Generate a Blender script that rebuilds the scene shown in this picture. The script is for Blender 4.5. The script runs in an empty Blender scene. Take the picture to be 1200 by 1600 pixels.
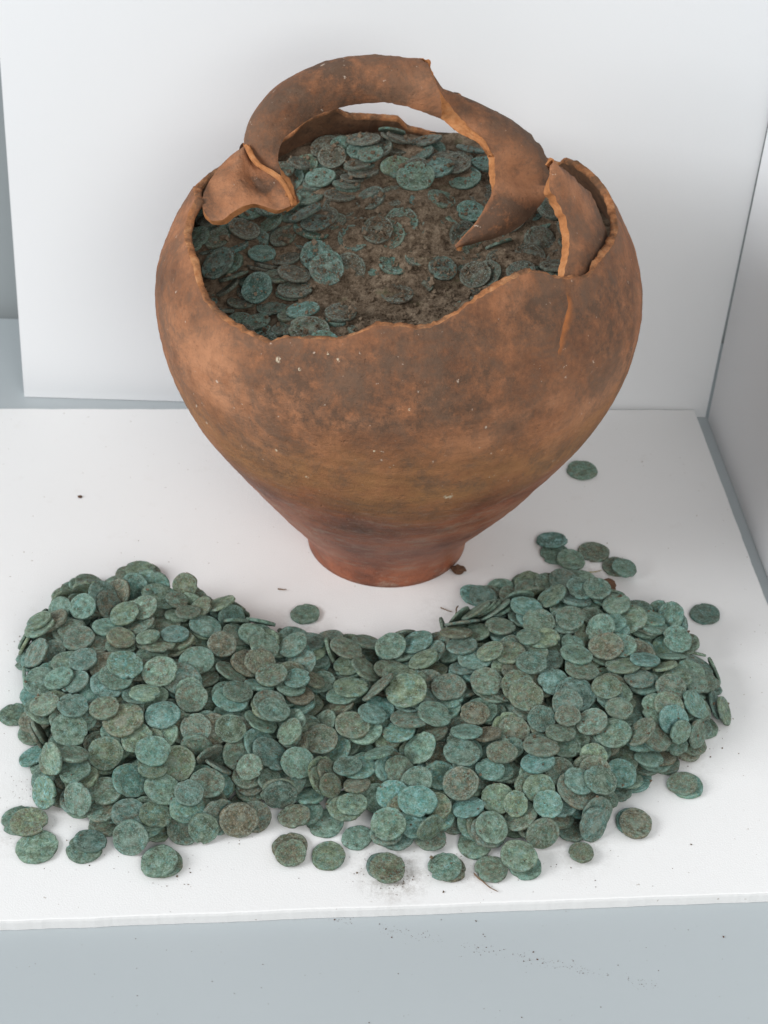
import bpy, math, random
import numpy as np
from mathutils import Vector, Matrix, Quaternion, noise

sc = bpy.context.scene
R = math.radians
# ------------------------------------------------------------------ camera
PITCH, ROLL, FOC = R(38), R(-2.0), 2700.0          # focal length in photograph pixels (1200 x 1600)
cam_loc = Vector((-0.002454, -0.970025, 0.78))
fwd = Vector((0, math.cos(PITCH), -math.sin(PITCH)))
rgt = Vector((1, 0, 0)); upv = rgt.cross(fwd)
q = Quaternion(fwd, ROLL); rgt = q @ rgt; upv = q @ upv
cd = bpy.data.cameras.new('camera'); cam = bpy.data.objects.new('camera', cd)
sc.collection.objects.link(cam)
M = Matrix((rgt, upv, -fwd)).transposed().to_4x4(); M.translation = cam_loc
cam.matrix_world = M
cd.sensor_fit = 'VERTICAL'; cd.sensor_height = 36.0; cd.lens = FOC * 36.0 / 1600
cd.clip_start = 0.02; cd.clip_end = 60
cd.dof.use_dof = True; cd.dof.focus_distance = 1.0; cd.dof.aperture_fstop = 16
sc.camera = cam
def ray(px, py): return fwd + rgt * ((px - 600) / FOC) + upv * ((800 - py) / FOC)
def atz(px, py, z=0.0):
    d = ray(px, py); return cam_loc + d * ((z - cam_loc.z) / d.z)
def aty(px, py, y=0.0):
    d = ray(px, py); return cam_loc + d * ((y - cam_loc.y) / d.y)

# ------------------------------------------------------------------ world and lamps (soft window light in a room)
w = bpy.data.worlds.new('World'); sc.world = w; w.use_nodes = True
bg = w.node_tree.nodes['Background']; bg.inputs[0].default_value = (0.91, 0.955, 1.0, 1); bg.inputs[1].default_value = 0.47
def area(name, loc, target, size, power, colr):
    l = bpy.data.lights.new(name, 'AREA'); l.shape = 'RECTANGLE'; l.size = size[0]; l.size_y = size[1]; l.energy = power; l.color = colr
    o = bpy.data.objects.new(name, l); sc.collection.objects.link(o); o.location = loc
    o.rotation_euler = (Vector(target) - Vector(loc)).to_track_quat('-Z', 'Y').to_euler()
    return o
area('window_light', (0.45, -1.75, 1.15), (0, 0.0, 0.08), (0.9, 0.8), 16.5, (1.0, 0.97, 0.93))
area('side_window_light', (-2.4, -1.0, 1.45), (0.25, 0.1, 0.10), (1.5, 1.3), 72.0, (0.97, 0.98, 1.0))
sc.view_settings.view_transform = 'Standard'; sc.view_settings.look = 'None'
sc.view_settings.exposure = 0.0; sc.view_settings.gamma = 1.0
sc.cycles.max_bounces = 6; sc.cycles.diffuse_bounces = 4

# ------------------------------------------------------------------ helpers
COL = sc.collection
def link(o, parent=None):
    COL.objects.link(o)
    if parent is not None: o.parent = parent
    return o
def tag(o, label=None, cat=None, group=None, kind=None):
    if label: o['label'] = label
    if cat: o['category'] = cat
    if group: o['group'] = group
    if kind: o['kind'] = kind
    return o
def mesh(name, v, f, mats=(), smooth=True, mi=None):
    m = bpy.data.meshes.new(name); m.from_pydata([tuple(p) for p in v], [], f)
    for a in mats: m.materials.append(a)
    if mi is not None: m.polygons.foreach_set('material_index', mi)
    m.polygons.foreach_set('use_smooth', [smooth] * len(m.polygons)); m.update()
    return m
def fattr(m, name, vals):
    a = m.attributes.new(name, 'FLOAT', 'POINT'); a.data.foreach_set('value', np.asarray(vals, dtype=np.float32))
def fbm(p, o=4): return noise.fractal(Vector(p), 0.9, 2.1, o)
class NT:
    def __init__(s, name):
        s.m = bpy.data.materials.new(name); s.m.use_nodes = True; s.t = s.m.node_tree; s.n = s.t.nodes; s.l = s.t.links
        s.b = s.n['Principled BSDF']
    def node(s, ty, **k):
        n = s.n.new(ty)
        for a, b in k.items():
            if a == 'ins':
                for i, v in b.items():
                    if isinstance(v, bpy.types.NodeSocket): s.l.new(v, n.inputs[i])
                    else: n.inputs[i].default_value = v
            else: setattr(n, a, b)
        return n
    def noise(s, vec, scale, detail=6, rough=.6, dist=0, out=0):
        return s.node('ShaderNodeTexNoise', ins={'Vector': vec, 'Scale': scale, 'Detail': detail, 'Roughness': rough, 'Distortion': dist}).outputs[out]
    def ramp(s, fac, pts, interp='LINEAR'):
        n = s.node('ShaderNodeValToRGB', ins={0: fac}); e = n.color_ramp.elements; n.color_ramp.interpolation = interp
        while len(e) > 1: e.remove(e[-1])
        e[0].position = pts[0][0]; e[0].color = s.c(pts[0][1])
        for p, c in pts[1:]:
            x = e.new(p); x.color = s.c(c)
        return n.outputs[0]
    def c(s, c): return (c, c, c, 1) if isinstance(c, (int, float)) else tuple(c) + (1,)
    def mix(s, f, a, b, mode='MIX'):
        n = s.node('ShaderNodeMix', data_type='RGBA', blend_type=mode)
        for i, v in ((0, f), (6, a), (7, b)):
            if isinstance(v, bpy.types.NodeSocket): s.l.new(v, n.inputs[i])
            else: n.inputs[i].default_value = v if i == 0 else s.c(v)
        return n.outputs[2]
    def math(s, op, a, b=0.0, clamp=False):
        n = s.node('ShaderNodeMath', operation=op, use_clamp=clamp, ins={0: a, 1: b}); return n.outputs[0]
    def attr(s, name, out=2): return s.node('ShaderNodeAttribute', attribute_name=name).outputs[out]
    def obj(s): return s.node('ShaderNodeTexCoord').outputs['Object']
    def bump(s, h, strength, dist, normal=None):
        ins = {'Height': h, 'Strength': strength, 'Distance': dist}
        if normal is not None: ins['Normal'] = normal
        return s.node('ShaderNodeBump', ins=ins).outputs[0]
    def done(s, color, rough, normal=None, spec=.4):
        for k, v in (('Base Color', color), ('Roughness', rough), ('Normal', normal), ('Specular IOR Level', spec)):
            if v is None: continue
            if isinstance(v, bpy.types.NodeSocket): s.l.new(v, s.b.inputs[k])
            else: s.b.inputs[k].default_value = s.c(v) if k == 'Base Color' else v
        return s.m

# profile of the pot: height, radius
HK = np.array([0, .012, .03, .05, .075, .105, .135, .165, .195, .22, .245, .27])
RV = np.array([0.0568, 0.0586, 0.0689, 0.0835, 0.1017, 0.1212, 0.1392, 0.151, 0.1564, 0.1554, 0.1454, 0.1313])
LEAN = .0115
def spl(h):
    return np.interp(h, HS, RS) if h <= .27 else RS[-1] - (h - .27) * .65
def _build():
    n = len(HK); A = np.zeros((n, n)); b = np.zeros(n); A[0, 0] = A[-1, -1] = 1
    for i in range(1, n - 1):
        h0 = HK[i] - HK[i - 1]; h1 = HK[i + 1] - HK[i]
        A[i, i - 1] = h0; A[i, i] = 2 * (h0 + h1); A[i, i + 1] = h1; b[i] = 6 * ((RV[i + 1] - RV[i]) / h1 - (RV[i] - RV[i - 1]) / h0)
    m = np.linalg.solve(A, b); h = np.linspace(0, .27, 541)
    i = np.clip(np.searchsorted(HK, h) - 1, 0, n - 2); d = HK[i + 1] - HK[i]; t = h - HK[i]
    return h, RV[i] + t * ((RV[i + 1] - RV[i]) / d - d * (2 * m[i] + m[i + 1]) / 6) + t * t * m[i] / 2 + t ** 3 * (m[i + 1] - m[i]) / (6 * d)
HS, RS = _build()
def onpot(px, py):
    """where the line of sight through a picture point meets the outside of the pot"""
    d = ray(px, py)
    for i in range(4000):
        p = cam_loc + d * (.75 + i * .0001)
        if 0 < p.z < .28 and math.hypot(p.x - LEAN * p.z, p.y) < spl(p.z): return p
    return p

# ------------------------------------------------------------------ materials
def mat_foam():
    t = NT('white_foam'); v = t.obj()
    n1 = t.noise(v, 5, 4, .6); n2 = t.noise(v, 900, 3, .7); n3 = t.noise(v, 60, 5, .7)
    c = t.mix(t.math('MULTIPLY', n1, .5), (.79, .79, .785), (.735, .73, .72))
    c = t.mix(t.ramp(n3, [(.60, 0), (.80, .35)]), c, (.66, .64, .61))
    sp = t.noise(v, 260, 2, .5); c = t.mix(t.ramp(sp, [(.735, 0), (.76, .55)]), c, (.34, .29, .24))
    for (px, py, rad_, k) in ((617, 1372, .015, .8), (240, 1340, .010, .35), (25, 1300, .014, .4), (90, 1240, .022, .3), (600, 1345, .020, .35), (900, 1320, .02, .3), (75, 1000, .02, .2), (470, 980, .02, .25), (700, 960, .02, .2), (920, 895, .008, .5), (740, 1360, .012, .35), (1060, 1200, .02, .25)):
        p = atz(px, py)
        dd = t.node('ShaderNodeVectorMath', operation='DISTANCE', ins={0: v, 1: tuple(p)}).outputs['Value']
        msk = t.ramp(t.math('DIVIDE', dd, rad_ * 1.6), [(0, k), (.5, k * .5), (1, 0)])
        c = t.mix(t.math('MULTIPLY', msk, t.ramp(t.noise(v, 150, 8, .85), [(.44, .05), (.62, 1)])), c, (.16, .125, .085))
    return t.done(c, .75, t.bump(t.math('ADD', n2, t.math('MULTIPLY', n3, .6)), .35, .0006), .25)
def mat_panel():
    t = NT('white_panel'); v = t.obj()
    n1 = t.noise(v, 3, 3); n2 = t.noise(v, 500, 3, .7)
    c = t.mix(n1, (.765, .78, .79), (.74, .755, .765))
    c = t.mix(t.ramp(t.noise(v, 25, 4, .7), [(.66, 0), (.8, .25)]), c, (.66, .67, .68))
    return t.done(c, .6, t.bump(n2, .2, .0004), .3)
def mat_table():
    t = NT('grey_laminate'); v = t.obj()
    n1 = t.noise(v, 6, 4, .6); n2 = t.noise(v, 700, 2, .6)
    c = t.mix(n1, (.425, .46, .475), (.39, .43, .445))
    c = t.mix(t.ramp(t.noise(v, 330, 2, .5), [(.74, 0), (.77, .35)]), c, (.30, .31, .31))
    return t.done(c, .42, t.bump(n2, .15, .0002), .4)
def mat_wall():
    t = NT('grey_paint'); v = t.obj()
    c = t.mix(t.noise(v, 3, 4), (.30, .33, .335), (.36, .385, .39))
    return t.done(c, .7, t.bump(t.noise(v, 300, 3), .1, .0003))
def mat_clay():
    t = NT('weathered_terracotta'); v = t.obj()
    up = t.ramp(t.noise(v, 24, 11, .78, .3), [(.32, (.115, .050, .027)), (.43, (.205, .087, .041)), (.54, (.305, .128, .058)), (.68, (.43, .195, .098))])
    lo = t.ramp(t.noise(v, 22, 6, .62), [(.32, (.13, .048, .028)), (.46, (.235, .078, .040)), (.58, (.33, .115, .058)), (.70, (.36, .17, .105))])
    z = t.node('ShaderNodeSeparateXYZ', ins={0: v}).outputs[2]
    zz = t.math('ADD', z, t.math('MULTIPLY', t.math('SUBTRACT', t.noise(v, 14, 5, .6), .5), .07))
    hz = t.node('ShaderNodeMapRange', interpolation_type='SMOOTHSTEP', ins={0: zz, 1: .108, 2: .150}).outputs[0]
    c = t.mix(hz, lo, up)
    oz = t.math('MULTIPLY', hz, t.node('ShaderNodeMapRange', interpolation_type='SMOOTHSTEP', ins={0: zz, 1: .205, 2: .150}).outputs[0])
    c = t.mix(t.math('MULTIPLY', oz, t.ramp(t.noise(v, 30, 8, .75), [(.38, .25), (.58, .85)])), c, (.300, .150, .062))
    # throwing rings: faint horizontal bands of tone
    mp = t.node('ShaderNodeMapping', ins={0: v, 3: (3, 3, 90)}).outputs[0]
    band = t.noise(mp, 1.6, 4, .6)
    c = t.mix(.35, c, t.mix(band, (.28, .26, .25), (.78, .76, .74)), 'OVERLAY')
    # ochre mid zone and light bare patches
    c = t.mix(t.math('MULTIPLY', t.attr('light'), t.ramp(t.noise(v, 40, 6, .6), [(.38, .1), (.56, 1)]), True), c, (.48, .225, .115))
    # dark soil staining, on the neck fragment also painted shade
    grain = t.noise(v, 95, 9, .80)
    st = t.math('MULTIPLY', t.attr('stain'), t.ramp(grain, [(.36, .12), (.60, 1.1)]), True)
    c = t.mix(t.math('MULTIPLY', st, .90), c, (.088, .052, .033))
    free = t.ramp(t.noise(v, 28, 10, .80, .4), [(.48, 0), (.62, .75)])
    c = t.mix(t.math('MULTIPLY', free, hz), c, (.13, .08, .052))
    fine = t.ramp(t.noise(v, 380, 4, .7), [(.58, 0), (.74, .55)]); c = t.mix(fine, c, (.11, .065, .042))
    # pale lime specks
    sp = t.ramp(t.noise(v, 230, 3, .55), [(.70, 0), (.75, .65)]); c = t.mix(sp, c, (.55, .45, .36))
    gs = t.ramp(t.noise(t.node('ShaderNodeMapping', ins={0: v, 3: (1, 1, 2.6)}).outputs[0], 60, 9, .78), [(.52, 0), (.64, .62)])
    c = t.mix(t.math('MULTIPLY', gs, t.math('SUBTRACT', 1.0, hz)), c, (.33, .235, .175))
    c = t.mix(t.math('MULTIPLY', t.attr('scar'), t.ramp(t.noise(v, 130, 6, .75), [(.35, .55), (.55, 1)])), c, (.44, .155, .048))
    h = t.math('ADD', t.noise(v, 90, 6, .65), t.math('MULTIPLY', t.noise(v, 520, 5, .7), .45))
    pit = t.ramp(t.noise(v, 210, 3, .5), [(.25, 0), (.36, 1)])
    h2 = t.math('ADD', t.math('ADD', h, t.math('MULTIPLY', band, .5)), t.math('MULTIPLY', pit, .35))
    for (px, py, rad_) in ((435, 562, .0022), (468, 577, .0012), (512, 552, .0012), (528, 563, .0015), (640, 640, .0010), (432, 703, .0012), (700, 775, .0035), (585, 705, .0010), (750, 700, .0012), (480, 745, .0016), (830, 770, .0014)):
        dd = t.node('ShaderNodeVectorMath', operation='DISTANCE', ins={0: v, 1: tuple(onpot(px, py))}).outputs['Value']
        c = t.mix(t.math('MULTIPLY', t.ramp(t.math('DIVIDE', dd, rad_), [(.5, .85), (1, 0)]), t.ramp(t.noise(v, 500, 3, .6), [(.42, 0), (.54, 1)])), c, (.60, .52, .38))
    rg = t.mix(hz, (.48, .48, .48), (.80, .80, .80))
    return t.done(c, rg, t.bump(h2, .75, .0018), .3)
def mat_break(fresh=False):
    t = NT('fresh_clay_break' if fresh else 'old_clay_break'); v = t.obj()
    c = t.ramp(t.noise(v, 110, 6, .7), [(.33, (.22, .095, .045)), (.5, (.44, .185, .078)), (.68, (.60, .31, .15))])
    c = t.mix(t.ramp(t.noise(v, 38, 8, .78), [(.56, 0), (.66, .6)] if fresh else [(.47, 0), (.60, .85)]), c, (.15, .088, .055))
    if fresh: c = t.mix(.35, c, (.62, .26, .09))
    return t.done(c, .92, t.bump(t.noise(v, 420, 7, .75), .9, .0018), .15)
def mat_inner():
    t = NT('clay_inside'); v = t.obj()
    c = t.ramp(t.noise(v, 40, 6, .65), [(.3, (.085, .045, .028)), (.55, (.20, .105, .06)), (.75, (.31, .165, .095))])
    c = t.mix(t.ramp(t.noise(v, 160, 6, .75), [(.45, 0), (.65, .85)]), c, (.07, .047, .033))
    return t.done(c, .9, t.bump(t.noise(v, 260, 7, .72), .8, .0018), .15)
def mat_coin(soiled_shaded=False):
    t = NT('soiled_shaded_bronze' if soiled_shaded else 'corroded_bronze')
    cc = t.attr('cc', 1); oi = t.node('ShaderNodeObjectInfo')
    rnd = t.math('FRACT', t.math('ADD', t.attr('rnd'), oi.outputs['Random']))
    off = t.node('ShaderNodeCombineXYZ', ins={0: t.math('MULTIPLY', rnd, 83.0), 1: t.math('MULTIPLY', rnd, 47.0), 2: t.math('MULTIPLY', rnd, 29.0)}).outputs[0]
    v = t.node('ShaderNodeVectorMath', operation='ADD', ins={0: cc, 1: off}).outputs[0]
    sep = t.node('ShaderNodeSeparateColor', ins={0: oi.outputs['Color']})
    brown = t.math('ADD', t.attr('brown'), sep.outputs[0]); turq = t.math('ADD', t.attr('turq'), sep.outputs[1])
    a = t.ramp(t.noise(v, 2.4, 10, .82, .3), [(.38, (.050, .072, .048)), (.46, (.112, .168, .124)), (.51, (.168, .250, .198)), (.57, (.235, .340, .285)), (.66, (.42, .54, .50))])
    # per coin value shift
    a = t.mix(1.0, a, t.ramp(rnd, [(0, (.80, .98, 1.02)), (.2, (1.12, 1.0, .74)), (.4, (.82, 1.0, .98)), (.6, (1.02, 1.02, .88)), (.8, (.78, .98, 1.08)), (1, (1.10, .98, .70))]), 'MULTIPLY')
    val = t.math('ADD', 1.0, t.math('ADD', t.attr('val'), t.math('SUBTRACT', sep.outputs[2], .5)))
    a = t.mix(1.0, a, t.node('ShaderNodeCombineColor', ins={0: val, 1: val, 2: val}).outputs[0], 'MULTIPLY')
    tq = t.ramp(t.noise(v, 2.6, 6, .7), [(.36, (.050, .17, .145)), (.5, (.105, .33, .30)), (.62, (.33, .62, .62))])
    tm = t.math('ADD', t.ramp(t.noise(v, 1.9, 8, .78, .5), [(.47, 0), (.62, .8)]), turq, True)
    a = t.mix(t.math('MULTIPLY', tm, t.ramp(t.noise(v, 5, 5, .7), [(.38, .15), (.58, 1)])), a, tq)
    bc = t.ramp(t.noise(v, 4.0, 9, .8), [(.40, (.030, .020, .013)), (.5, (.095, .064, .041)), (.60, (.175, .125, .085))] if soiled_shaded else [(.40, (.055, .042, .026)), (.5, (.155, .125, .075)), (.60, (.30, .245, .16))])  # pot variant: soil brown, darkened too for the shade inside the pot
    g2 = t.noise(v, 2.6, 10, .82, .3, 1)
    g2 = t.node('ShaderNodeSeparateColor', ins={0: g2}).outputs[0]
    bm = t.ramp(t.math('ADD', g2, t.math('MULTIPLY', brown, .32)), [(.57, 0), (.72, .9)])
    a = t.mix(bm, a, bc)
    oc = t.ramp(t.noise(v, 5.3, 7, .8), [(.56, 0), (.68, .6)]); a = t.mix(oc, a, (.30, .25, .13))
    fine = t.noise(v, 10, 6, .8)
    xy = t.node('ShaderNodeVectorMath', operation='MULTIPLY', ins={0: cc, 1: (1, 1, 0)}).outputs[0]
    rad = t.node('ShaderNodeVectorMath', operation='LENGTH', ins={0: xy}).outputs['Value']
    a = t.mix(t.math('MULTIPLY', t.ramp(rad, [(.84, 0), (.93, .55), (.985, .35), (1.0, 0)]), t.noise(v, 6, 4, .7)), a, (.36, .47, .40))
    a = t.mix(t.ramp(fine, [(.38, .6), (.45, 0)]), a, (.040, .052, .032))
    a = t.mix(t.ramp(fine, [(.55, 0), (.64, .7)]), a, (.46, .56, .52))
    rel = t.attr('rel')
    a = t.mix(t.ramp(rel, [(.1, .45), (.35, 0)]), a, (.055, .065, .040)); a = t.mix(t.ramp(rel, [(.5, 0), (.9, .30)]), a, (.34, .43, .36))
    sx = t.node('ShaderNodeSeparateXYZ', ins={0: cc}); ang = t.math('ARCTAN2', sx.outputs[1], sx.outputs[0])
    pol = t.node('ShaderNodeCombineXYZ', ins={0: t.math('MULTIPLY', ang, 2.6), 1: t.math('MULTIPLY', rad, 5.0), 2: t.math('MULTIPLY', rnd, 61.0)}).outputs[0]
    leg = t.math('MULTIPLY', t.ramp(t.noise(pol, 2.2, 1, .4), [(.50, 0), (.56, 1)]), t.ramp(rad, [(.60, 0), (.65, 1), (.80, 1), (.84, 0)]))
    a = t.mix(t.math('MULTIPLY', leg, .30), a, (.36, .45, .38))
    h = t.math('ADD', t.math('ADD', t.noise(v, 5.5, 7, .74), t.math('MULTIPLY', fine, .7)), t.math('MULTIPLY', leg, .22))
    rg = t.ramp(t.noise(v, 3.2, 4, .6), [(.4, .86), (.62, .58), (.74, .36)])
    return t.done(a, rg, t.bump(h, 1.0, .0015), .4)
def mat_soil():
    t = NT('crumbly_brown_soil'); v = t.obj()
    c = t.ramp(t.noise(v, 110, 10, .9), [(.40, (.065, .045, .030)), (.5, (.205, .150, .102)), (.60, (.36, .28, .20))])
    c = t.mix(t.ramp(t.noise(v, 600, 4, .7), [(.55, 0), (.72, .7)]), c, (.27, .20, .14))
    c = t.mix(t.ramp(t.noise(v, 420, 3, .7), [(.68, 0), (.74, .6)]), c, (.26, .12, .06))
    c = t.mix(t.ramp(t.noise(v, 70, 5, .7), [(.60, 0), (.72, .5)]), c, (.10, .12, .055))
    return t.done(c, .95, t.bump(t.noise(v, 420, 8, .8), 1.0, .003), .1)
def mat_plain(name, c, c2, rough=.9, sc_=200):
    t = NT(name); v = t.obj(); return t.done(t.mix(t.noise(v, sc_, 5, .7), c, c2), rough, t.bump(t.noise(v, sc_ * 2, 5, .7), .6, .001), .2)
FOAM, PANEL, TABLE, WALLM = mat_foam(), mat_panel(), mat_table(), mat_wall()
CLAY, BREAK, FRESH, INNER, COIN, SOILED_SHADED, SOIL = mat_clay(), mat_break(), mat_break(True), mat_inner(), mat_coin(), mat_coin(True), mat_soil()
TWIG = mat_plain('dry_twig', (.13, .08, .05), (.26, .18, .12)); CLOD = mat_plain('earth_clod', (.06, .035, .022), (.17, .09, .055), .95, 300)
STRAW = mat_plain('straw', (.32, .27, .15), (.42, .36, .22))

# ------------------------------------------------------------------ setting: table, wall, boards
TZ = -0.008
def slab(name, top, thick, m, bevel=.0, nu=1, rough=0.0, parent=None):
    """a flat slab from a ground polygon (4 corners, ccw), its edge subdivided and slightly uneven"""
    v = []; top = [Vector(p) for p in top]; loop = []
    for i in range(4):
        a, b = top[i], top[(i + 1) % 4]
        for k in range(nu):
            p = a.lerp(b, k / nu)
            if rough:
                e = (b - a).normalized(); nrm = Vector((e.y, -e.x, 0))
                p = p + nrm * (rough * fbm((p.x * 40, p.y * 40, 1)) + rough * .35 * noise.noise(Vector((p.x * 260, p.y * 260, 3))))
            loop.append(p)
    n = len(loop); c = sum(top, Vector()) / 4
    prof = [(0.0, -thick), (0.0, -thick * .25), (-bevel * .3, -bevel * .25), (-bevel, 0)] if bevel else [(0, -thick), (0, 0)]
    rows = []
    for dx, dz in prof:
        r = []
        for p in loop:
            d = (p - c); d.z = 0; d.normalize()
            r.append(len(v)); v.append(p + d * dx + Vector((0, 0, dz)))
        rows.append(r)
    f = []
    for a, b in zip(rows, rows[1:]):
        for k in range(n): f.append((a[k], a[(k + 1) % n], b[(k + 1) % n], b[k]))
    f.append(tuple(rows[-1])); f.append(tuple(reversed(rows[0])))
    me = mesh(name, v, f, [m], False)
    return link(bpy.data.objects.new(name, me), parent)
# table top: rear edge is the thin line left of the rear panel
a, b = atz(28, 497, TZ), atz(0, 497, TZ)
ye = a.y
def box(name, x0, x1, y0, y1, z0, z1, m, parent=None, bev=.0):
    v = [(x, y, z) for z in (z0, z1) for x, y in ((x0, y0), (x1, y0), (x1, y1), (x0, y1))]
    f = [(3, 2, 1, 0), (4, 5, 6, 7)] + [(i, (i + 1) % 4, 4 + (i + 1) % 4, 4 + i) for i in range(4)]
    o = link(bpy.data.objects.new(name, mesh(name, v, f, [m], False)), parent)
    if bev:
        bm = o.modifiers.new('bevel', 'BEVEL'); bm.width = bev; bm.segments = 3
    return o
tt = box('table_top', -.95, .95, -.75, ye, TZ - .03, TZ, TABLE, bev=.002); tag(tt, kind='structure')
wl = box('wall', -1.3, 1.3, ye + .012, ye + .06, -.75, 1.2, WALLM); tag(wl, kind='structure')
fl = box('floor', -2.2, 2.2, -2.2, ye + .012 - .002, -.80, -.75, WALLM); tag(fl, kind='structure')
# thick white foam board the pot stands on
c0 = atz(1085, 640); c1 = atz(1200, 944); bl = atz(0, 638); f0 = atz(0, 1440); f1 = atz(1200, 1395)
e = (c1 - c0).normalized(); fdir = (f1 - f0).normalized()
# front right corner: where the right edge meets the front edge
tt_ = ((f0 - c0).cross(fdir)).z / (e.cross(fdir)).z
fr = c0 + e * tt_
bdir = (bl - c0).normalized()
BL = c0 + bdir * .66; FL = f0 - fdir * .14
board = slab('foam_board', [FL, fr, c0, BL], .0078, FOAM, bevel=.0012, nu=260, rough=.00045)
tag(board, 'thick white foam board lying on the grey table under the pot and coins', 'foam board')
def panel(name, base0, base1, top0, top1, thick, m, bend=0.0, n=24):
    """upright sheet from its base line to its top line, thickness away from the camera"""
    nr = (base1 - base0).cross(top0 - base0).normalized()
    if nr.dot(cam_loc - base0) < 0: nr = -nr
    v = []; f = []
    for s in (0, 1):
        for j in range(n + 1):
            for i in range(n + 1):
                u, w_ = i / n, j / n
                p = base0.lerp(base1, u).lerp(top0.lerp(top1, u), w_) - nr * thick * s
                p -= nr * bend * (w_ ** 2 * .6 + .5 * math.sin(u * 3.0) * w_)
                v.append(p)
    N = (n + 1) ** 2
    for j in range(n):
        for i in range(n):
            a = j * (n + 1) + i; f.append((a, a + 1, a + n + 2, a + n + 1)); f.append((N + a, N + a + n + 1, N + a + n + 2, N + a + 1))
    ring = [i for i in range(n + 1)] + [j * (n + 1) + n for j in range(1, n + 1)] + [n * (n + 1) + i for i in range(n - 1, -1, -1)] + [j * (n + 1) for j in range(n - 1, 0, -1)]
    for k in range(len(ring)):
        a, b = ring[k], ring[(k + 1) % len(ring)]; f.append((a, N + a, N + b, b))
    o = link(bpy.data.objects.new(name, mesh(name, v, f, [m], True))); o.data.polygons.foreach_set('use_smooth', [False] * len(f))
    return o
b0 = atz(38, 620, TZ + .0005); b1 = atz(1102, 652, TZ + .0005)
# its left edge runs up the picture from (38,620) to (20,371); a slight backward lean
def onplane(px, py, p0, nr):
    d = ray(px, py); return cam_loc + d * ((p0 - cam_loc).dot(nr) / d.dot(nr))
hd = (b1 - b0).normalized(); nr = Vector((hd.y, -hd.x, 0)); nr = (nr + Vector((0, 0, .05))).normalized()
t0 = onplane(20, 371, b0, nr); t0 = b0 + (t0 - b0).normalized() * .62
t1 = onplane(1180, 285, b1, nr); t1 = b1 + (t1 - b1).normalized() * .62
rear = panel('white_panel', b0, b1, t0, t1, .006, PANEL)
tag(rear, 'large white sheet standing upright across the back behind the pot', 'backdrop panel')
g = atz(1200, 905, TZ + .0005); rb0 = atz(1106, 656, TZ + .0005); rd = (g - rb0).normalized()
rb1 = rb0 + rd * .62; up_ = (onplane(1203, 185, rb0, nr) - rb0).normalized() * .60
side = panel('white_panel', rb0, rb1, rb0 + up_, rb1 + up_ + Vector((.03, 0, 0)), .004, PANEL)
tag(side, 'white sheet standing upright along the right edge of the foam board', 'side panel')

# ------------------------------------------------------------------ the pot
BRK = [(-186, .267), (-180, .2705), (-175, .272), (-173.2, .272), (-172.4, .264), (-170, .2625), (-163.6, .2585), (-152.4, .2533), (-144.8, .2465), (-137.7, .2429), (-131.5, .2417), (-124.3, .242), (-121.1, .241), (-117.7, .2457),
       (-110.4, .2492), (-105.5, .2514), (-100.7, .2559), (-95.8, .2617), (-91.3, .2613), (-86, .2605), (-82.9, .2612), (-77.3, .2659), (-72.9, .2709), (-66.9, .276), (-59.8, .2789), (-54, .2794), (-49.6, .2767), (-44.4, .2704),
       (-41.5, .2685), (-38.5, .2669), (-35.2, .2638), (-32, .2645), (-30.1, .2652), (-25, .2665), (-20.4, .2662), (-14, .2655), (-8.5, .2645), (0, .2665), (8, .2675), (16, .2670), (20, .2675), (26, .266), (30.5, .2668), (34, .264), (37.4, .2616), (42.8, .2515), (50, .249), (60, .250),
       (70.6, .2519), (73.5, .2485), (76.1, .2469), (82.7, .2494), (89.4, .2537), (92.5, .2626), (96.6, .2639), (106.8, .267), (109.5, .2705), (112.5, .2762), (116, .2745), (121.9, .2697), (126.5, .2565), (135, .253), (150, .252), (160, .2545), (166, .256), (174, .267)]
BA = np.array([p[0] for p in BRK]); BH = np.array([p[1] for p in BRK])
def brk(a):
    a = (a + 186) % 360 - 186
    return float(np.interp(a, BA, BH)) + .0011 * fbm((a * .11, 3.7, 0)) + .0008 * fbm((a * .55, 9.1, 0), 3)
def dip(p, amp=1.0):
    return amp * (.0013 * noise.noise(p * 16) + .0005 * noise.noise(p * 55 + Vector((3, 1, 7))) + .00022 * noise.noise(p * 170))
DARK = [(-70, .262, 26, .010, .45), (-95, .225, 32, .030, .45), (-45, .235, 16, .028, .45), (-24, .20, 1.6, .012, 1.4), (-20, .235, 6, .02, .8), (-80, .253, 8, .011, 1.0), (-98, .2224, 17, .017, 1.0), (-106, .2127, 12, .013, .9), (-117, .185, 7, .012, .6), (-87, .236, 14, .014, .55), (-51, .258, 9, .014, .8), (-34, .225, 7, .028, .75), (-146, .237, 9, .018, .5),
        (-72, .225, 12, .018, .5), (-108, .236, 10, .012, .55), (-125, .24, 7, .008, .45), (-60, .20, 14, .012, .35), (-165, .24, 8, .02, .4), (-28, .25, 10, .012, .6), (-90, .095, 30, .006, .6), (-60, .13, 14, .008, .5), (-130, .12, 12, .008, .4)]
LITE = [(-31.5, .197, 10, .012, .9), (-134, .218, 8, .016, .8), (-130, .195, 9, .012, .7), (-60, .208, 10, .008, .7), (-97, .208, 10, .005, .6), (-70, .19, 12, .01, .5), (-150, .20, 10, .03, .5), (-115, .21, 8, .01, .4), (-42, .185, 9, .012, .5)]
def blobs(L, a, h):
    s = 0.0
    for a0, h0, sa, sh, k in L:
        da = (a - a0 + 180) % 360 - 180
        x = (da / sa) ** 2 + ((h - h0) / sh) ** 2
        if x < 9: s += k * math.exp(-x * .8)
    return min(1.0, s)
SCAR = [(-43.8, .2625), (-44.6, .256), (-46.7, .2495), (-48.0, .246), (-49.4, .2418), (-51.5, .2342)]
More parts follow.
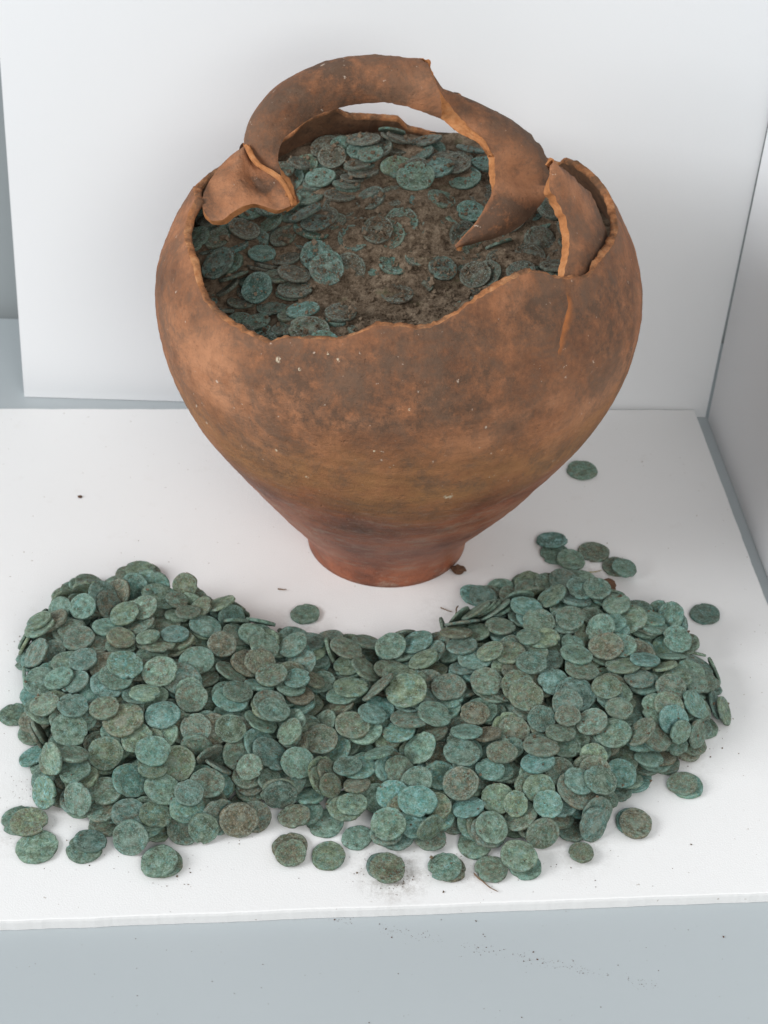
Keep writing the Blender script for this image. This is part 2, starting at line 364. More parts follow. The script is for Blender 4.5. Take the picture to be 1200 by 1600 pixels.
def scar(a, h):
    best = 9
    for (a0, h0), (a1, h1) in zip(SCAR, SCAR[1:]):
        ax, ay, bx, by = a0 * .0025, h0, a1 * .0025, h1; px, py = a * .0025, h
        t = max(0, min(1, ((px - ax) * (bx - ax) + (py - ay) * (by - ay)) / ((bx - ax) ** 2 + (by - ay) ** 2)))
        best = min(best, math.hypot(px - ax - t * (bx - ax), py - ay - t * (by - ay)))
    wdt = .0026 * (1 - abs(h - .2495) / .017) + .0004
    return max(0.0, 1 - best / max(wdt, .0004)) if .232 < h < .264 else 0.0
pot = bpy.data.objects.new('broken_pot', None); link(pot)
tag(pot, 'broken round terracotta pot filled with soil and green coins, jagged open shoulder', 'clay pot')
NA, NH = 480, 110; TH = .0060
v, f, mi, stain, lite, scr = [], [], [], [], [], []
def pv(r, a, h): return Vector((r * math.cos(a) + LEAN * h, r * math.sin(a), h))
tops = [brk(k * 360 / NA - 180) for k in range(NA)]
tvs = [TH * (1 + .45 * noise.noise(Vector((math.cos(R(k * 360 / NA)) * 5, math.sin(R(k * 360 / NA)) * 5, 2))) + .2 * noise.noise(Vector((math.cos(R(k * 360 / NA)) * 22, math.sin(R(k * 360 / NA)) * 22, 4)))) for k in range(NA)]
def addv(p, s=0, l=0, c=0): v.append(p); stain.append(s); lite.append(l); scr.append(c)
hpar = [(i / (NH - 1)) ** .9 for i in range(NH)]
for u in hpar:                                                     # outer skin
    for k in range(NA):
        ad = k * 360 / NA - 180; a = R(ad); h = tops[k] * u
        p = pv(spl(h), a, h); s_ = scar(ad, h)
        ring = .00018 * math.sin(h * 900 + 2 * math.sin(h * 130)) * (1 if h > .02 else 0)
        d = (dip(p) + ring if h > .004 else 0) - .0022 * s_
        if h > .18: d -= .0005 * max(0, 1 - abs(((ad + 44.3) + (0.264 - h) * 20)) / .5) * (1 if h > .256 else 0)
        addv(pv(spl(h) + d, a, h), blobs(DARK, ad, h), blobs(LITE, ad, h), min(1, s_ * 1.5))
row = lambda j, k: j * NA + k % NA
for j in range(NH - 1):
    for k in range(NA): f.append((row(j, k), row(j, k + 1), row(j + 1, k + 1), row(j + 1, k))); mi.append(0)
# rough broken lip: three rows across the wall
base = len(v); NB = 4
for j in range(1, NB + 1):
    t = j / (NB + 1)
    for k in range(NA):
        a = R(k * 360 / NA - 180); h = tops[k]; q_ = Vector((math.cos(a) * 40, math.sin(a) * 40, t * 7))
        hh = h + .0006 * math.sin(t * math.pi) + .0014 * noise.noise(q_ * 3) * math.sin(t * math.pi)
        tv = tvs[k]
        addv(pv(spl(h) - tv * t, a, hh - .0010 * t * (1 + noise.noise(Vector((math.cos(a) * 14, math.sin(a) * 14, 8))))))
prev = (NH - 1) * NA
for j in range(NB):
    cur = base + j * NA
    for k in range(NA): f.append((prev + k, prev + (k + 1) % NA, cur + (k + 1) % NA, cur + k)); mi.append(1)
    prev = cur
NI = 26                                                            # inner skin down below the fill, then a closed bowl
for j in range(NI):
    t = j / (NI - 1)
    for k in range(NA):
        a = R(k * 360 / NA - 180); h = tops[k] * (1 - t) + .012 * t
        wt = max(0, 1 - t * 6); th_ = TH * (1 - wt) + tvs[k] * wt
        if j == 0: h -= .0026
        p = pv(max(spl(h) - th_, .02), a, h); addv(pv(max(spl(h) - th_, .02) + dip(p + Vector((5, 5, 5)), 1.2) * (1 - wt), a, h))
    cur = base + NB * NA + j * NA
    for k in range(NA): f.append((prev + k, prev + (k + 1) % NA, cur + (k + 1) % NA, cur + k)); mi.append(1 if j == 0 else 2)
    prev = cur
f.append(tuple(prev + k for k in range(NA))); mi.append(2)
f.append(tuple(reversed(range(NA)))); mi.append(0)
me = mesh('pot_body', v, f, [CLAY, BREAK, INNER], True, mi); fattr(me, 'stain', stain); fattr(me, 'light', lite); fattr(me, 'scar', scr)
body = link(bpy.data.objects.new('pot_body', me), pot)

# ------------------------------------------------------------------ shards of the neck and shoulder
def resample(P, n):
    P = [Vector(p) for p in P]; L = [0]
    for a, b in zip(P, P[1:]): L.append(L[-1] + (b - a).length)
    # catmull-rom through the points
    out = []
    for i in range(n):
        s = L[-1] * i / (n - 1); k = 0
        while k < len(P) - 2 and L[k + 1] < s: k += 1
        t = (s - L[k]) / max(L[k + 1] - L[k], 1e-9)
        p0 = P[max(k - 1, 0)]; p1 = P[k]; p2 = P[k + 1]; p3 = P[min(k + 2, len(P) - 1)]
        out.append(.5 * ((2 * p1) + (p2 - p0) * t + (2 * p0 - 5 * p1 + 4 * p2 - p3) * t * t + (3 * p1 - p0 - 3 * p2 + p3) * t ** 3))
    return out
def shard(name, A, B, bulge, thick, parent, n=90, m=26, stain_shade_f=None, rough=.0006, side=None, under=INNER, top=CLAY, C1=None, taper=lambda u: 1):
    """curved sherd between two edges A and B (lists of points); bulge(u,w) offsets along the normal towards the outside"""
    A = resample(A, n); B = resample(B, n); G = []
    if C1 is not None: E1 = resample(C1, m)
    for i in range(n):
        rowp = []
        for j in range(m):
            p = A[i].lerp(B[i], j / (m - 1))
            if C1 is not None:                                 # Coons patch: the last row follows its own curve
                u = i / (n - 1); p = p + (E1[j] - A[-1].lerp(B[-1], j / (m - 1))) * u
            rowp.append(p)
        G.append(rowp)
    def normals(G):
        N = []
        for i in range(n):
            r = []
            for j in range(m):
                du = G[min(i + 1, n - 1)][j] - G[max(i - 1, 0)][j]; dw = G[i][min(j + 1, m - 1)] - G[i][max(j - 1, 0)]
                x = du.cross(dw)
                r.append(x.normalized() if x.length > 1e-12 else None)
            N.append(r)
        ref = Vector((0, -.75, .65)) if side is None else Vector(side)
        last = ref
        for i in range(n):
            for j in range(m):
                if N[i][j] is None: N[i][j] = last
                if N[i][j].dot(ref) < 0: N[i][j] = -N[i][j]
                last = N[i][j]
        return N
    N = normals(G)
    for i in range(n):
        for j in range(m):
            u, w_ = i / (n - 1), j / (m - 1); p = G[i][j]
            e_ = min(1, min(i, n - 1 - i, j, m - 1 - j) / 3)
            ex = rough * (1 - e_) * (noise.noise(p * 300) + noise.noise(p * 130))
            G[i][j] = p + N[i][j] * bulge(u, w_) + N[i][j] * dip(p, .8) + Vector((ex, 0, ex))
    N = normals(G)
    for it in range(10):                                       # smooth the normals so that the back face does not fold
        N = [[sum((N[min(max(i + a, 0), n - 1)][min(max(j + b, 0), m - 1)] for a, b in ((0, 0), (1, 0), (-1, 0), (0, 1), (0, -1))), Vector()).normalized() for j in range(m)] for i in range(n)]
    v, f, mi, st, lt = [], [], [], [], []
    T = 3
    for s in range(T + 1):
        for i in range(n):
            for j in range(m):
                edge = (i in (0, n - 1) or j in (0, m - 1))
                p = G[i][j] - N[i][j] * thick * taper(i / (n - 1)) * s / T
                if 0 < s < T:
                    if edge: p = p + Vector((1, 1, 1)) * (.0005 * noise.noise(p * 500))
                v.append(p); st.append(1.45 * stain_shade_f(i / (n - 1), j / (m - 1)) if (stain_shade_f and s == 0) else 0); lt.append(max(0, .5 - .6 * st[-1]))
    K = n * m; idx = lambda s, i, j: s * K + i * m + j
    for i in range(n - 1):
        for j in range(m - 1):
            f.append((idx(0, i, j), idx(0, i + 1, j), idx(0, i + 1, j + 1), idx(0, i, j + 1))); mi.append(0)
            f.append((idx(T, i, j), idx(T, i, j + 1), idx(T, i + 1, j + 1), idx(T, i + 1, j))); mi.append(2)
    ring = [(i, 0) for i in range(n)] + [(n - 1, j) for j in range(1, m)] + [(i, m - 1) for i in range(n - 2, -1, -1)] + [(0, j) for j in range(m - 2, 0, -1)]
    for k in range(len(ring)):
        a, b = ring[k], ring[(k + 1) % len(ring)]
        for s in range(T): f.append((idx(s, *a), idx(s + 1, *a), idx(s + 1, *b), idx(s, *b))); mi.append(1)
    # drop unused interior layer vertices
    used = sorted({q for ff in f for q in ff}); mp = {q: k for k, q in enumerate(used)}
    v = [v[q] for q in used]; st = [st[q] for q in used]; lt = [lt[q] for q in used]; f = [tuple(mp[q] for q in ff) for ff in f]
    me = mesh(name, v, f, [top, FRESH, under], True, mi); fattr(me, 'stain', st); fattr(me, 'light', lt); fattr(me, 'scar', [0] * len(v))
    try:
        me.set_sharp_from_angle(angle=R(50))
    except Exception: pass
    return link(bpy.data.objects.new(name, me), parent)
def sm(a, b, x):
    x = max(0, min(1, (x - a) / (b - a))); return x * x * (3 - 2 * x)
def P3(L): return [aty(x, y, d) for x, y, d in L]
neck = bpy.data.objects.new('neck_fragment', None); link(neck)
tag(neck, 'arched terracotta neck fragment with a hooked shoulder flange lying over the coins in the pot', 'pottery fragment')
# the arched neck band: outer (upper) edge and inner (lower) edge
bo = P3([(457, 322, -.012), (436, 287, -.002), (402, 258, .012), (381, 230, .020), (387, 193, .028), (407, 160, .036), (433, 133, .043), (473, 110, .050), (520, 93, .055), (570, 86, .057), (603, 87, .056), (636, 90, .054), (655, 92, .052), (667, 100, .050)])
bi = P3([(457, 318, -.013), (447, 292, -.008), (436, 265, -.002), (434, 240, .006), (442, 218, .012), (460, 203, .018), (487, 184, .024), (520, 172, .030), (547, 165, .033), (582, 161, .034), (617, 162, .033), (640, 168, .031), (668, 178, .030), (688, 186, .030)])
hump = lambda w_: math.sin(math.pi * w_)
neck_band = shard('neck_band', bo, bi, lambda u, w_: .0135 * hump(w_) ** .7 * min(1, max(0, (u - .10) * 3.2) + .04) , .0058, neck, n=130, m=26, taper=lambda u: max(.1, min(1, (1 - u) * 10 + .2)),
      stain_shade_f=lambda u, w_: min(1.2, (.42 + .25 * sm(.5, 1, w_)) * (1 - .75 * sm(.80, .9, u)) + 1.0 * math.exp(-((u - .66) / .06) ** 2 - ((w_ - .3) / .3) ** 2) + .5 * math.exp(-((u - .45) / .10) ** 2 - ((w_ - .5) / .35) ** 2)))  # stain spots; the darkening towards the lower edge is painted shade
# the hooked flange on the right, falling to a point on the coins
ci = P3([(669, 106, .050), (684, 142, .046), (699, 163, .041), (714, 182, .035), (735, 203, .028), (758, 224, .020), (771, 248, .012), (774, 277, .004), (768, 304, -.004), (746, 343, -.013), (723, 370, -.019), (711, 384, -.022)])
co = P3([(674, 118, .050), (691, 148, .055), (712, 150, .060), (743, 160, .060), (786, 180, .056), (812, 196, .052), (830, 210, .048), (848, 233, .040), (857, 256, .030), (859, 284, .018), (850, 312, .006), (801, 361, -.012), (713, 388, -.0215)])
def cb(u, w_):
    up_ = max(0, 1 - abs(u - .35) / .4); dn = max(0, 1 - abs(u - .78) / .28)
    return hump(w_) * (.007 * up_ + .005 * dn) - .009 * math.exp(-((u - .60) / .07) ** 2) * hump(w_) + .0
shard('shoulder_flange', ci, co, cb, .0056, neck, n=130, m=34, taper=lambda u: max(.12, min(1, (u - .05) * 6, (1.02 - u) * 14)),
      stain_shade_f=lambda u, w_: 1.15 * sm(.66, .76, u) * (1 - .6 * sm(.93, 1.0, u)) * min(1, w_ * 9) + (1 - sm(.40, .56, u)) * (.55 + .5 * sm(.3, .8, w_)) * min(1, w_ * 5) + .9 * sm(.75, .95, w_) * (u < .62))  # dark crust plus painted shade, leaving the middle bright as if lit
# raw broken edges where the band snapped, left and right
shard('broken_edge', P3([(655, 91, .0525), (667, 101, .0500), (675, 136, .0455), (681, 165, .0395), (690, 185, .0330), (717, 208, .0265), (741, 220, .0215), (764, 239, .0150)]),
      P3([(661, 91, .0520), (671, 104, .0500), (686, 141, .0455), (701, 162, .0405), (716, 181, .0345), (737, 202, .0275), (757, 220, .0205), (770, 245, .0125)]),
      lambda u, w_: .0012 * hump(w_) + .0014 * noise.noise(Vector((u * 30, w_ * 4, 2))), .004, neck, n=90, m=10, top=FRESH, under=FRESH, rough=.0003)
shard('broken_edge', P3([(380, 230, .0090), (398, 258, .0000), (431, 279, -.0110), (450, 309, -.0200), (455, 323, -.0220)]),
      P3([(384, 224, .0090), (405, 253, .0000), (438, 274, -.0110), (454, 302, -.0200), (459, 318, -.0220)]),
      lambda u, w_: .0012 * hump(w_), .004, neck, n=60, m=10, top=FRESH, under=FRESH, rough=.0003)
# left shoulder sherd under the end of the arch
la = P3([(381, 228, .021), (362, 241, .018), (343, 260, .012), (330, 278, .004), (322, 293, -.004), (315, 312, -.012)])
lb = P3([(383, 236, .019), (400, 258, .011), (418, 268, .005), (434, 279, -.002), (447, 300, -.009), (455, 321, -.015)])
lc = P3([(315, 312, -.012), (318, 330, -.019), (328, 342, -.024), (345, 344, -.026), (362, 332, -.024), (380, 322, -.021), (400, 317, -.018), (418, 322, -.018), (434, 328, -.018), (455, 321, -.015)])
sh = shard('shoulder_sherd', la, lb, lambda u, w_: .004 * hump(w_) * (1 - u) - .007 * math.exp(-((w_ - .72) / .2) ** 2 - ((u - .6) / .22) ** 2), .0055, None, n=70, m=50, C1=lc,
      stain_shade_f=lambda u, w_: min(1.2, 1.3 * math.exp(-((w_ - .78) / .16) ** 2 - ((u - .6) / .2) ** 2) + 1.1 * math.exp(-((u - .9) / .14) ** 2 - ((w_ - .08) / .2) ** 2)))
tag(sh, 'pale concave terracotta sherd wedged into the left rim below the arch', 'pottery sherd')
# right shoulder sherd leaning inside the wall
def lathe_pt(ad, h, off):
    a = R(ad); return pv(spl(h) + off, a, h)
ra = [lathe_pt(*q_, -.0095) for q_ in [(-20.8, .3179), (-17.2, .3107), (-11, .301), (-6.8, .292), (-3.0, .284), (-1.7, .2767), (-4.6, .2661), (-9.0, .2576), (-16.3, .2550), (-24.7, .2530), (-30.0, .2500)]]
rb_ = [lathe_pt(*q_, -.0095) for q_ in [(-23, .3150), (-30, .3060), (-29.4, .302), (-28.9, .2973), (-28.7, .292), (-28.6, .2882), (-30.6, .2810), (-34.3, .2740), (-38.5, .268), (-40.4, .263), (-39.5, .252)]]
rs = shard('shoulder_sherd', ra, rb_, lambda u, w_: .003 * hump(w_), .0055, None, n=80, m=26, side=(.35, -.6, .7),
      stain_shade_f=lambda u, w_: min(1, .9 * math.exp(-((u - .75) / .25) ** 2 - ((w_ - .4) / .4) ** 2) + .5 * math.exp(-((w_ - .05) / .2) ** 2)))
tag(rs, 'curved terracotta sherd leaning inside the right wall of the pot', 'pottery sherd')

# ------------------------------------------------------------------ coins
def coin_arrays(seed, rings=8, seg=34):
    rng = random.Random(seed); ph = [rng.uniform(0, 6.28) for _ in range(6)]
    el = rng.uniform(0, .05); chips = [(rng.uniform(0, 6.28), rng.uniform(.05, .14), rng.uniform(.08, .22)) for _ in range(rng.choice([0, 1, 1, 2, 3]))]
    if seed % 5 == 2: chips.append((rng.uniform(0, 6.28), .16, .07))
    warp = rng.uniform(-.05, .05); wd = rng.uniform(0, 3.14)
    blobsx = [(rng.gauss(0, .25), rng.gauss(0, .25), rng.uniform(.12, .35), rng.uniform(-.12, .28)) for _ in range(7)]
    bust = rng.choice([0, .5, 1]); hx, hy = rng.uniform(-.2, .2), rng.uniform(-.2, .2); face = rng.uniform(0, 6.28)
    def outline(a):
        r = 1 + el * math.cos(2 * (a - ph[0])) + .014 * math.sin(5 * a + ph[1]) + .012 * math.sin(3 * a + ph[2]) + .009 * math.sin(9 * a + ph[3]) + .007 * math.sin(14 * a + ph[4])
        for c, w_, d in chips:
            x = abs((a - c + math.pi) % (2 * math.pi) - math.pi) / d
            if x < 1: r -= w_ * (1 - x * x)
        return r
    V, F = [], []
    def relief(x, y, r, s):
        z = .5
        z += .09 * math.exp(-((r - .86) / .06) ** 2) * (.6 + .4 * math.sin(7 * math.atan2(y, x) + ph[5]))       # worn beaded border
        if s > 0:                                                                       # worn bust
            cx, cy = x * math.cos(face) + y * math.sin(face) - hx, -x * math.sin(face) + y * math.cos(face) - hy
            z += bust * .22 * math.exp(-((cx / .24) ** 2 + ((cy - .12) / .30) ** 2) ** 2) + bust * .20 * math.exp(-((cx + .02) / .36) ** 2 - ((cy + .48) / .18) ** 2)
        else:
            pass
        if s < 0 or bust < 1:
            for bx, by, bs, bk in blobsx: z += bk * math.exp(-((x - bx) ** 2 + (y - by) ** 2) / (bs * bs))
        z += .06 * noise.noise(Vector((x * 3 + seed, y * 3, s * 5))) + .04 * noise.noise(Vector((x * 8 + seed, y * 8, s * 5)))
        return .5 + (z - .5) * (.7 if s > 0 else .55)
    prof = [(j / rings) ** .8 * .955 for j in range(1, rings + 1)]
    for s in (1, -1):
        V.append((0, 0, s * relief(0, 0, 0, s)))
        for r in prof:
            for k in range(seg):
                a = 2 * math.pi * k / seg; o = outline(a) * r; x, y = o * math.cos(a), o * math.sin(a)
                V.append((x, y, s * relief(x, y, r, s)))
    n1 = 1 + rings * seg
    mid = len(V)
    for zz, rr in ((.42, .988), (0, 1.0), (-.42, .988)):
        for k in range(seg):
            a = 2 * math.pi * k / seg; o = outline(a) * rr * (1 + .012 * noise.noise(Vector((a * 6, zz * 4, seed)))); V.append((o * math.cos(a), o * math.sin(a), zz))
    for s in (0, 1):
        b = s * n1
        for k in range(seg):
            t = (b, b + 1 + k, b + 1 + (k + 1) % seg); F.append(t if s == 0 else t[::-1])
        for i in range(rings - 1):
            for k in range(seg):
                t = (b + 1 + i * seg + k, b + 1 + (i + 1) * seg + k, b + 1 + (i + 1) * seg + (k + 1) % seg, b + 1 + i * seg + (k + 1) % seg); F.append(t if s == 0 else t[::-1])
    T_ = 1 + (rings - 1) * seg; chain = [T_, mid, mid + seg, mid + 2 * seg, n1 + T_]
    for a_, b_ in zip(chain, chain[1:]):
        for k in range(seg): F.append((a_ + k, b_ + k, b_ + (k + 1) % seg, a_ + (k + 1) % seg))
    V = np.array(V, dtype=np.float64)
    V[:, 2] += .6 * warp * 2.0 * ((V[:, 0] * math.cos(wd) + V[:, 1] * math.sin(wd)) ** 2 - .25)
    return V, F
NV = 16
CA = [coin_arrays(s) for s in range(NV)]
CR = []
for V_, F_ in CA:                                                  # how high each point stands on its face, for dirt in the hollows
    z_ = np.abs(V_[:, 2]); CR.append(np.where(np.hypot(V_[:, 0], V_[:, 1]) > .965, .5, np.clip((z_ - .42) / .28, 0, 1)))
def coin_mesh(i):
    V, F = CA[i]; m = bpy.data.meshes.new('coin'); m.from_pydata(V.tolist(), [], F); m.materials.append(COIN)
    m.polygons.foreach_set('use_smooth', [True] * len(F))
    a = m.attributes.new('cc', 'FLOAT_VECTOR', 'POINT'); c = V * np.array([1, 1, .25]); a.data.foreach_set('vector', c.astype(np.float32).ravel())
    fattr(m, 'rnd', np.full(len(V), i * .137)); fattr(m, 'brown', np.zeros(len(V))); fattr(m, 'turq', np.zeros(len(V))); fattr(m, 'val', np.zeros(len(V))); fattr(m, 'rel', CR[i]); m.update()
    return m
CM = [coin_mesh(i) for i in range(NV)]
CMS = []
for m_ in CM:
    m2 = m_.copy(); m2.materials[0] = SOILED_SHADED; CMS.append(m2)
def unpack(s):
    return np.array(s, dtype=float).reshape(-1, 9) / np.array([1e4, 1e4, 1e4, 1e3, 1e3, 1e3, 1e3, 1e4, 1e4])
